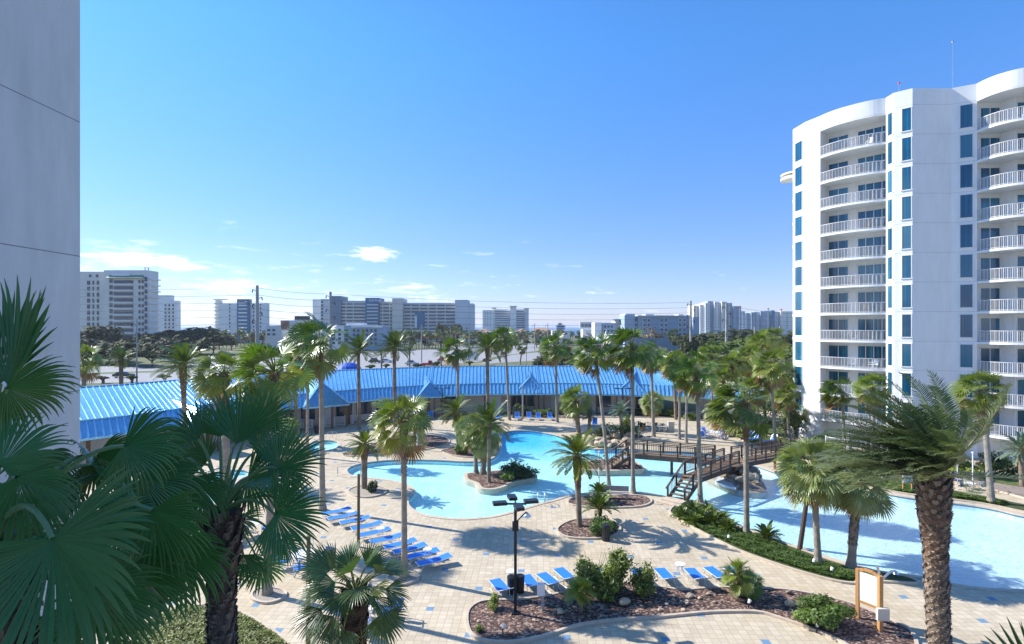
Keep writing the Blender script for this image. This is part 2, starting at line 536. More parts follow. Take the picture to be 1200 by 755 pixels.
def fan_blade(mb, hub, f, up, Rb, rnd, col, nseg=24, spread=112, nsec=4, droop=.35, wind=.1, join=.6, fold=.3, tipcol=None, jt=.03):
    f = f.normalized(); s = f.cross(up)
    if s.length < 1e-3: s = f.cross(Vector((1, 0, 0)))
    s.normalize(); n = s.cross(f).normalized()
    dphi = R(2 * spread) / nseg
    tipcol = tipcol or mixt(col, (.25, .24, .08), .25)
    for i in range(nseg):
        ph = -R(spread) + (i + .5) * dphi
        L = Rb * (1 - .22 * (abs(ph) / R(spread)) ** 2) * rnd.uniform(.9, 1.06)
        d = (f * math.cos(ph) + s * math.sin(ph) + n * (.22 * abs(math.sin(ph)) + rnd.uniform(-jt, jt))).normalized()
        p = Vector(hub); prev = None
        dr = droop * rnd.uniform(.6, 1.5); wd = wind * rnd.uniform(.5, 1.4)
        c0 = jit(col, rnd, .12)
        for k in range(nsec + 1):
            t = k / nsec
            side = d.cross(n)
            if side.length < 1e-3: side = s
            side.normalize()
            if t <= join: w = t * L * math.tan(dphi / 2) * 1.03
            else: w = join * L * math.tan(dphi / 2) * max(0, (1 - t) / (1 - join)) ** .6
            w = max(w, .002)
            cc = mixt(c0, tipcol, max(0, (t - .6) * 2.2) * .6) if t > .6 else c0
            cur = (mb.vert(p - side * w, cc), mb.vert(p + n * (w * fold), cc), mb.vert(p + side * w, cc))
            if prev:
                mb.face((prev[0], prev[1], cur[1], cur[0])); mb.face((prev[1], prev[2], cur[2], cur[1]))
            prev = cur
            if k < nsec:
                g = max(0, t + .5 / nsec - join * .7)
                d = (d + Vector((0, 0, -1)) * dr * g * (4 / nsec) + WIND * wd * (.3 + g) * (4 / nsec)).normalized()
                p = p + d * (L / nsec)

def petiole(mb, a, ctrl, b, r0, r1, col, n=5, k=5):
    pts = []; rad = []
    for i in range(k + 1):
        t = i / k
        pts.append(a * (1 - t) ** 2 + ctrl * (2 * t * (1 - t)) + b * t * t); rad.append(r0 + (r1 - r0) * t)
    mb.tube(pts, rad, n, col, cap=False)
    return (pts[-1] - pts[-2]).normalized()

def fan_crown(seed, nleaf=30, pet=.95, Rb=.95, nseg=20, nsec=4, top=82, bot=-35, wind=.35, droop=.45, dead=5, green=(.055, .105, .018), yel=(.22, .22, .035), matname='fan_leaf', spread=105):
    rnd = random.Random(seed); mb = MB(); mb.mat(matname)
    for i in range(nleaf + dead):
        isdead = i >= nleaf
        t = (i + .5) / nleaf if not isdead else 1.2
        el = R(top + (bot - top) * (t ** .9) + rnd.uniform(-15, 15)) if not isdead else R(rnd.uniform(-75, -45))
        az = i * 2.39996 + rnd.uniform(-.25, .25)
        d = Vector((math.cos(az) * math.cos(el), math.sin(az) * math.cos(el), math.sin(el)))
        d = (d + WIND * wind * rnd.uniform(.4, 1.2)).normalized()
        Lp = pet * rnd.uniform(.75, 1.15) * (.75 if t < .15 else 1)
        base = d * .12 + Vector((0, 0, -.1 * t))
        tip = base + d * Lp + Vector((0, 0, -.25 * Lp * t)) + WIND * (.18 * wind * Lp)
        ctrl = base + d * Lp * .55 + Vector((0, 0, .12 * Lp))
        if isdead: col = jit((.22, .12, .05), rnd, .3)
        else: col = mixt(jit(green, rnd, .22), yel, min(1, max(0, (t - .55) * 1.1 + rnd.uniform(-.15, .2))))
        fd = petiole(mb, base, ctrl, tip, .03, .016, mixt(col, (.22, .22, .05), .5), 4, 4)
        fd = (fd + Vector((0, 0, -.35 if not isdead else -.2)) + WIND * wind * .5).normalized()
        roll = rnd.uniform(-1.1, 1.1)
        up = (Vector((0, 0, 1)) + fd.cross(Vector((0, 0, 1))) * roll)
        fan_blade(mb, tip, fd, up, Rb * rnd.uniform(.85, 1.12) * (.85 if t < .12 else 1), rnd, col, nseg, spread + rnd.uniform(-12, 8), nsec,
                  droop * (1 + t), wind * .5, .6)
    return mb.mesh('crown')

def feather_crown(seed, nfr=42, L=2.6, nl=34, ll=.42, top=80, bot=-25, wind=.3, grav=.9, green=(.07, .115, .025), yel=(.26, .24, .04), nsec=10, matname='feather_leaf', lw=.03, sweep=None):
    rnd = random.Random(seed); mb = MB(); mb.mat(matname)
    for i in range(nfr):
        t = (i + .5) / nfr
        el = R(top + (bot - top) * t ** .85 + rnd.uniform(-6, 6)); az = i * 2.39996 + rnd.uniform(-.2, .2)
        d = Vector((math.cos(az) * math.cos(el), math.sin(az) * math.cos(el), math.sin(el)))
        if sweep: d = (d + sweep * rnd.uniform(.5, 1.1)).normalized()
        Lf = L * rnd.uniform(.85, 1.08) * (.75 if t < .1 else 1)
        col = mixt(jit(green, rnd, .2), yel, min(1, max(0, (t - .6) * .9 + rnd.uniform(-.1, .15))))
        p = d * .1; pts = [p.copy()]; dirs = [d.copy()]
        for k in range(nsec):
            u = (k + 1) / nsec
            d = (d + Vector((0, 0, -1)) * grav * .16 * u * (10 / nsec) + WIND * wind * .16 * (10 / nsec) * rnd.uniform(.6, 1.3)).normalized()
            p = p + d * (Lf / nsec); pts.append(p.copy()); dirs.append(d.copy())
        mb.tube(pts, [.028 * (1 - .8 * k / nsec) for k in range(nsec + 1)], 3, mixt(col, (.3, .28, .08), .5), cap=False)
        for j in range(nl):
            u = .14 + .86 * (j + .5) / nl
            k = min(nsec - 1, int(u * nsec)); fr = u * nsec - k
            q = pts[k].lerp(pts[k + 1], fr); dd = dirs[k]
            s = dd.cross(Vector((0, 0, 1)))
            if s.length < .05: s = Vector((1, 0, 0))
            s.normalize(); n = s.cross(dd)
            l = ll * (math.sin(math.pi * min(1, u * .9 + .12)) ** .5) * rnd.uniform(.85, 1.15)
            for sg in (-1, 1):
                a = (dd * .75 + s * sg * .8 + n * rnd.uniform(.15, .5)).normalized()
                b = (a + Vector((0, 0, -.35)) + WIND * wind * .5).normalized()
                w = lw * rnd.uniform(.8, 1.2); cc = jit(col, rnd, .18)
                wv = a.cross(n).normalized() * w
                m_ = q + a * l * .5; e = m_ + b * l * .5
                i0 = mb.vert(q - wv * .5, cc); i1 = mb.vert(q + wv * .5, cc); i2 = mb.vert(m_ + wv, cc); i3 = mb.vert(m_ - wv, cc); i4 = mb.vert(e, cc)
                mb.face((i0, i1, i2, i3)); mb.face((i3, i2, i4))
    return mb.mesh('crown')

def blob_leaves(mb, rnd, c, r, n, leaf, col, col2, flat=.0, clumps=9, hollow=.55):
    """leaf sized faces gathered in uneven clumps through an ellipsoid"""
    cl = []
    for _ in range(clumps):
        while True:
            v = Vector((rnd.uniform(-1, 1), rnd.uniform(-1, 1), rnd.uniform(-.75, 1)))
            if .25 < v.length < 1: break
        cl.append((v * .72, rnd.uniform(.28, .5), mixt(col, col2, rnd.random() ** 1.3)))
    for i in range(n):
        cc, rr, tc = cl[i % clumps]
        while True:
            v = Vector((rnd.gauss(0, 1), rnd.gauss(0, 1), rnd.gauss(0, 1)))
            if v.length > .1: break
        v.normalize(); u = cc + v * rr * (hollow + (1 - hollow) * rnd.random()) * rnd.uniform(.85, 1.12)
        p = Vector((c[0] + u.x * r[0], c[1] + u.y * r[1], c[2] + u.z * r[2]))
        if p.z < 0.02: p.z = rnd.uniform(.02, .2)
        nrm = (v + Vector((rnd.uniform(-.7, .7), rnd.uniform(-.7, .7), rnd.uniform(-.3, .9)))).normalized()
        a = nrm.cross(Vector((rnd.uniform(-1, 1), rnd.uniform(-1, 1), rnd.uniform(-1, 1))))
        if a.length < 1e-3: continue
        a.normalize(); b = nrm.cross(a)
        l = leaf * rnd.uniform(.7, 1.4); w = l * .45; t = jit(tc, rnd, .25)
        mb.face([mb.vert(x, t) for x in (p - a * l, p + b * w, p + a * l, p - b * w)])

def tree_mesh(seed, n, leaf, col, col2, clumps, r=(1, 1, 1), hollow=.55, mat='tree_leaf'):
    mb = MB(); mb.mat(mat); rnd = random.Random(seed)
    blob_leaves(mb, rnd, (0, 0, 0), r, n, leaf, col, col2, clumps=clumps, hollow=hollow)
    # keep everything, no clipping at the ground for raised crowns
    return mb.mesh('crown')

def raised(fn):
    return fn

GREY = (.33, .28, .21); BROWN = (.13, .075, .045)
def trunk(parent, h, r0, r1, lean=(0, 0), style='fan', seed=0, bend=0, boots=0, browntop=.12, dens=1.0, dark=1.0):
    """tapered palm trunk with leaf-scar rings, flared foot and a brown boot zone below the crown"""
    rnd = random.Random(seed); mb = MB(); mb.mat('bark')
    nr = max(10, int(h / .22)) if style != 'far' else 6
    n = 12 if style != 'far' else 7
    pts, rad, cols = [], [], []
    for i in range(nr + 1):
        t = i / nr
        x = lean[0] * t + bend * math.sin(math.pi * t); y = lean[1] * t
        r = r0 + (r1 - r0) * t ** .8
        if style == 'fan' : r += r0 * .55 * math.exp(-t * h / .35)
        if t > 1 - browntop: r *= 1 + .38 * min(1, (t - (1 - browntop)) / (browntop * .5))
        if style != 'far': r *= 1 + (.06 if i % 2 else -.04) * rnd.uniform(.4, 1.2)
        c = mixt(GREY, (.22, .20, .17), rnd.random())
        if t > 1 - browntop - .04: c = mixt(BROWN, (.19, .11, .065), rnd.random())
        elif style == 'date': c = mixt((.16, .12, .085), (.27, .21, .155), rnd.random())
        pts.append((x, y, h * t)); rad.append(r); cols.append(tuple(q * dark for q in c))
    mb.tube(pts, rad, n, cols)
    if boots:
        # stubs of cut leaf bases set in spirals
        z0 = h * (1 - boots) ; k = 0; z = z0; dz = .045 / dens
        while z < h * .995:
            t = z / h
            i = min(nr - 1, int(t * nr)); rr = rad[i] + (rad[i + 1] - rad[i]) * (t * nr - i)
            cx = lean[0] * t + bend * math.sin(math.pi * t); cy = lean[1] * t
            for m in range(2):
                a = k * 2.39996 + m * math.pi + rnd.uniform(-.1, .1)
                o = Vector((math.cos(a), math.sin(a), 0)); s = Vector((-o.y, o.x, 0))
                b = Vector((cx, cy, z)) + o * rr * .86
                L = rnd.uniform(.10, .17) * (1.5 if t > .9 else 1) * (rr / .3) ** .5; w = rnd.uniform(.06, .09) * (rr / .3) ** .5
                cc = tuple(q * dark for q in mixt((.10, .07, .05), (.40, .31, .23), rnd.random() ** 1.2))
                e = b + o * L * .55 + Vector((0, 0, L))
                v = [mb.vert(x, cc) for x in (b - s * w, b + s * w, b + Vector((0, 0, w * 1.1)) - o * .02, e - s * w * .55, e + s * w * .55, e + o * .02 + Vector((0, 0, -w * .6)))]
                lc = mixt(cc, (.45, .36, .27), .5)
                for q in ((0, 1, 4, 3), (3, 4, 5), (0, 3, 2), (1, 2, 4), (3, 2, 4), (0, 5, 1)):
                    mb.face([v[j] for j in q])
            k += 1; z += dz
    return mb.build('trunk', parent, smooth=(style != 'x' and not boots))

W = [fan_crown(s, 29, .95, 1.0, 17, 4, wind=.38, green=(.075, .135, .02), yel=(.30, .29, .045)) for s in (1, 2, 3, 4, 5)]
WY = [fan_crown(s, 29, .92, 1.0, 18, 4, wind=.22, green=(.11, .155, .026), yel=(.34, .32, .055), dead=3) for s in (11, 12, 13)]
WB = [fan_crown(s, 26, 1.0, 1.0, 20, 5, wind=.95, droop=.6, green=(.08, .125, .02), dead=3) for s in (21, 22)]
S_ = [fan_crown(s, 60, .85, .95, 20, 5, top=88, bot=-55, wind=.2, droop=.5, green=(.17, .215, .075), yel=(.34, .34, .13), dead=3, spread=80) for s in (31, 32)]
Ph = [feather_crown(s, 44, 2.5, 34, .42) for s in (41, 42, 43)]
PhY = [feather_crown(s, 38, 2.3, 34, .42, top=75, bot=-35, green=(.12, .16, .02), yel=(.40, .34, .04)) for s in (51, 52)]
PhB = [feather_crown(s, 36, 2.0, 30, .34, bot=-30, green=(.13, .19, .15), yel=(.20, .26, .18), lw=.035) for s in (61,)]
Wfar = [fan_crown(s, 22, .85, 1.0, 10, 3, wind=.15, dead=3, green=(.055, .09, .025), yel=(.20, .19, .05)) for s in (71, 72, 73)]
Pfar = [feather_crown(s, 26, 2.4, 16, .5, nsec=6, lw=.05, green=(.055, .10, .03)) for s in (81, 82)]

def palm(name, label, crown, base, R_m, meshes, seed, r0=.17, r1=.12, style='fan', bend=0, boots=0, bt=.1, group=None, rot=None, Y=None, sq=1.0, heads=1, dens=1.0):
    """base: photo pixel of the foot (or a world point), crown: photo pixel of the crown centre"""
    b = G(*base) if Y is None else Vector(((base[0] - HX) * Y / F, Y, 0))
    c = P(crown[0], crown[1], b.y)
    root = thing(name, label, 'palm tree', b, 0, group)
    lean = (c.x - b.x, 0)
    h = c.z
    trunk(root, h, r0, r1, lean, style, seed, bend, boots, bt, dens)
    me = meshes[seed % len(meshes)]
    cr = link('crown', me, root, (lean[0], lean[1], h))
    base_r = {id(m): 1.9 for m in W + WY + WB + S_ + Wfar}
    k = R_m / (1.85 if me in W + WY + WB + S_ + Wfar else 2.4)
    cr.scale = (k, k, k * sq)
    cr.rotation_euler = (0, 0, rot if rot is not None else random.Random(seed).uniform(-.4, .4))
    return root
# ------------------------------------------------------------------ ground, deck, pools
def gl(pxs, z=0.0): return [G(x, y, z) for x, y in pxs]

POOL = gl([(628,591),(640,588),(650,585.5),(665,581),(690,577.5),(720,576),(751,577),(780,581.7),(800,584),(818,588),(828,591),(846.5,602),(869,616.6),(894,626),(926,638),(944,643.6),(978,655),(1001,661.5),(1028,669),(1052,672),(1089,677),(1116,684),(1150,689),(1200,691),(1270,690),(1340,680),
           (1330,640),(1270,615),(1200,605),(1170,598),(1143,593),(1116,589.5),(1086,586),(1052,581),(1018,574),(978,567.6),(950,562),(926,559.7),(909,554),(891,547.6),(878,543.5),(865,539),(850,535),(824,531),(795,529.5),(765,529),(740,526.5),(715,526),(697,526.5),
           (682,523),(668,517),(652,510.5),(640.6,508),(625,505.6),(610,504.6),(598,505.4),(590,508),(587,515),(588,522),(586,530),(578,537),(566,541),(555,541),(540,541),(516.6,539.6),(495,539),(475,539),(455,539.6),(440,541),(423,543.5),(411,547.5),(407,552.5),(413,557),(428,559.5),(453,562),(472,566),(483,571),(487,576),(480,584),(480,592.5),(491,600.5),(503,604),(516.6,606),(530,607.4),(545,607.8),(562,606.6),(577,605),(600,599.5)])
POOL = ccw(smooth_loop(POOL, 3))
HOT = ccw(smooth_loop(gl([(363,522),(367,518),(380,516.2),(394,517.7),(396,521.5),(393.7,525),(383,528),(370,529.7),(363,527)]), 4))
LPOOL = ccw(smooth_loop(gl([(165,586),(185,571),(220,560),(255,553),(282,551),(292,555),(276,563),(262,578),(240,596),(205,604),(175,601)]), 4))
DECK = [(-60, -12), (60, -12), (60, 84), (-60, 84)]
ISL1 = ccw(smooth_loop(gl([(543.7,556.8),(546,561.5),(557,565.4),(561,570.7),(571.5,572.7),(582,572),(592.7,568.7),(600,565),(612.6,561.5),(627,559.5),(629.5,556),(624.5,554),(606,551.5),(586,550),(565,552),(546,553.5)], .1), 4))
ISL2 = ccw(smooth_loop(gl([(674,546),(686,549.6),(704,551),(725,550.7),(754,550),(752,545),(745,540),(728,537),(704,537.5),(686,540)], .1), 4))
ROCKI = ccw(smooth_loop(gl([(826,561),(845,568),(862,574),(880,577),(896,577),(899,572),(892,562),(884,553),(868,548),(848,550),(832,555)], .05), 4))

mb = MB().mat('deck_tile')
sheet(mb, DECK, [POOL, HOT, LPOOL], 0.0)
struct(mb, 'pool_deck')

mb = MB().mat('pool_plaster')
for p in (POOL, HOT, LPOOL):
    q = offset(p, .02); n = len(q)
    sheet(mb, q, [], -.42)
    mb.mat('blue_tile')
    for i in range(n):
        a, b = q[i], q[(i + 1) % n]
        mb.quad((a[0], a[1], -.16), (b[0], b[1], -.16), (b[0], b[1], -.005), (a[0], a[1], -.005))
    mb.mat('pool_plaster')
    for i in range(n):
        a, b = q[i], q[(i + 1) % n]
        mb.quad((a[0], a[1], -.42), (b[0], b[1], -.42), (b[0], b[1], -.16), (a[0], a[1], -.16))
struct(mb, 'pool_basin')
mb = MB().mat('pool_water')
for p in (POOL, HOT, LPOOL): sheet(mb, offset(p, .01), [], -.055)
struct(mb, 'pool_water')
mb = MB().mat('coping')
for p in (POOL, HOT, LPOOL): kerb(mb, p, .32, -.05, .035)
struct(mb, 'pool_coping')

# wide ground with an opening for the deck, then the sea
mb = MB().mat('ground')
sheet(mb, [(-2500, -200), (2500, -200), (2500, 2200), (900, 1300), (300, 850), (-200, 640), (-700, 520), (-2500, 420)], [DECK[::-1]], -.05)
struct(mb, 'ground')
mb = MB().mat('sea_water')
mb.quad((-60000, 300, -1.2), (60000, 300, -1.2), (60000, 60000, -1.2), (-60000, 60000, -1.2))
struct(mb, 'sea_water')

# highway, verge and parking lots
def band(name, pts, z, mat):
    mb = MB().mat(mat); sheet(mb, ccw(gl(pts)), [], z); return struct(mb, name)
band('highway', [(-60,454),(60,450.5),(200,446.5),(300,441),(400,435),(520,427),(560,424),(575,419),(640,409.5),(660,407),(660,402),(620,402),(560,404),(520,408),(400,416),(300,421),(200,427),(60,431.5),(-60,434)], -.03, 'asphalt')
band('grass_median', [(60,440.5),(200,435.8),(300,430.5),(390,425.5),(390,424),(300,428.8),(200,434),(60,438.3)], -.015, 'lawn')
band('parking_lot', [(560,426.5),(660,421),(730,414),(730,404),(660,410),(600,416)], -.03, 'asphalt')
band('sandy_lot', [(800,453),(880,454),(900,447),(840,443),(800,444)], -.02, 'sand')
mb = MB().mat('white_paint')
for k in range(26):
    x = 70 + k * 18
    y0 = 441.5 - (x - 60) * .0575 + 2.6
    a, b = G(x, y0), G(x + 7, y0 - .4)
    d = (b - a).normalized(); s = Vector((-d.y, d.x, 0)) * .1
    mb.quad(*[(q.x, q.y, -.02) for q in (a - s, b - s, b + s, a + s)])
struct(mb, 'road_marking')

# planting beds
def bed(name, pts, mat, label=None, z=.06, kw=.14, kerbmat='coping', sub=3, world=False):
    poly = ccw(smooth_loop(pts if world else gl(pts), sub))
    mb = MB().mat(mat); sheet(mb, poly, [], z)
    mb.mat(kerbmat); kerb(mb, poly, kw, -.02, z + .05)
    o = struct(mb, name); return poly

BED_FRONT = bed('mulch_bed', [(549,722.5),(552,741),(565,750),(595,753),(632,747),(670,735),(695,730),(732,726),(770,723.5),(820,718.5),(850,717),(887,717.5),(912,724),(950,737),(975,747),(1005,763),(1040,778),(1068,774),(1072,757),(1065,740),(1050,732),(1025,720),(1000,710),(970,702),(937,695.5),(912,692.5),(875,691),(837,691),(800,693.5),(770,689.5),(732,686),(700,688),(675,692),(645,700),(607,705),(570,706),(555,712)], 'mulch')
BED_GREEN = bed('planting_bed', [(786,600),(793,607),(815,620),(850,638),(880,651),(930,668),(975,680.5),(1000,684),(1006,681),(1050,683),(1075,684),(1060,677),(1030,672),(1000,666),(975,659),(944,648),(925,641),(893,629),(868,620),(845,605),(828,594),(812,590),(795,592)], 'soil_green')
BED_CORNER = bed('corner_bed', [(150,800),(160,745),(190,722),(220,713),(255,712),(285,722),(312,738),(335,755),(350,772),(345,800)], 'soil_green')
BED_DATE = bed('mulch_ring', [(654,621),(662,629),(680,631.5),(705,631),(722,626),(725,618),(714,612),(690,609.5),(668,612)], 'mulch')
BED_MID = bed('mulch_strip', [(667,591),(690,595),(720,595.5),(750,594),(762,589),(758,583.5),(740,581.5),(715,582.5),(690,582.5),(672,585.5)], 'mulch')
BED_A = bed('gravel_ring', [(409,576),(418,582),(434,583),(449,579),(452,574),(438,570.5),(420,571)], 'gravel')
BED_LEFT = bed('gravel_ring', [(296,699),(300,704),(313,707),(328,703),(333,697),(327,692.5),(313,690.5),(300,693)], 'gravel')
BED_L2 = bed('gravel_ring', [(262,664),(267,669),(279,670),(290,665),(288,660),(276,658),(265,660)], 'gravel')
BED_P5 = bed('gravel_ring', [(455,679),(462,684),(475,685),(488,680),(488,674),(475,672),(460,674)], 'gravel')
BED_ROCK = bed('mulch_bed', [(403,532.5),(412,535),(440,533),(475,529),(500,527),(520,522),(526,517),(515,512),(485,510),(460,513),(435,522),(415,528)], 'mulch')
BED_PT = bed('planting_point', [(518,529),(530,534),(550,536.5),(570,536.5),(583,531),(585,524),(584,517),(575,513),(560,514),(545,520),(528,526)], 'mulch')
BED_RIGHT = bed('planting_bed', [(985,566),(1018,571),(1052,577.5),(1086,582.5),(1116,586),(1143,589.5),(1170,594),(1200,600.5),(1260,612),(1262,603),(1200,592),(1165,584.5),(1130,578),(1095,571.5),(1060,564),(1030,559),(1000,557)], 'soil_green')
BED_PAV = bed('planting_strip', [(585,488.5),(640,489.8),(700,489.5),(760,489.5),(800,490.5),(838,497),(842,492),(820,486.5),(780,484.5),(700,484),(640,484),(590,484)], 'grey_bark_ground')
BED_TOW = bed('lawn', [(905,530),(935,536),(960,545),(1000,552),(1050,556),(1060,548),(1020,538),(975,527),(940,518),(905,512),(870,506),(862,512)], 'lawn')
BED_TOW2 = bed('planting_bed', [(1065,553),(1120,566),(1170,576),(1220,588),(1240,575),(1190,560),(1140,552),(1090,545)], 'grey_bark_ground')
band('lawn_strip', [(1145,563),(1200,572),(1230,571),(1190,562.5),(1160,559.5)], .085, 'lawn')
band('back_lawn', [(850,500),(890,508),(925,520),(925,500),(890,494),(862,493)], .012, 'lawn')

for nm, poly, z in (('pool_island', ISL1, .05), ('bridge_island', ISL2, .05)):
    mb = MB().mat('coping'); mb.prism(poly, -.41, z, bottom=False)
    mb.mat('mulch'); sheet(mb, offset(poly, -.3), [], z + .012)
    struct(mb, nm)

# ------------------------------------------------------------------ plants
def shrub(name, label, px, rx, rz, col, col2, n, leaf, seed, group=None, ry=None, clumps=9, mat='shrub_leaf', z=0, cat='shrub', Y=None, stems=True):
    b = G(px[0], px[1]) if Y is None else Vector(((px[0] - HX) * Y / F, Y, 0))
    root = thing(name, label, cat, (b.x, b.y, z), 0, group)
    rnd = random.Random(seed); mb = MB().mat(mat)
    blob_leaves(mb, rnd, (0, 0, rz * .85), (rx, ry or rx, rz), n, leaf, col, col2, clumps=clumps)
    mb.build('foliage', root)
    if stems:
        mb = MB().mat('bark')
        for k in range(5):
            a = k * 1.3 + seed
            mb.tube([(math.cos(a) * .06, math.sin(a) * .06, 0), (math.cos(a) * rx * .25, math.sin(a) * rx * .25, rz * .5), (math.cos(a) * rx * .5, math.sin(a) * rx * .5, rz * 1.1)], [.035, .025, .01], 5, (.2, .15, .1))
        mb.build('stem', root)
    return root

DG, MG, LG, YG = (.022, .042, .012), (.045, .085, .018), (.085, .145, .028), (.20, .24, .04)
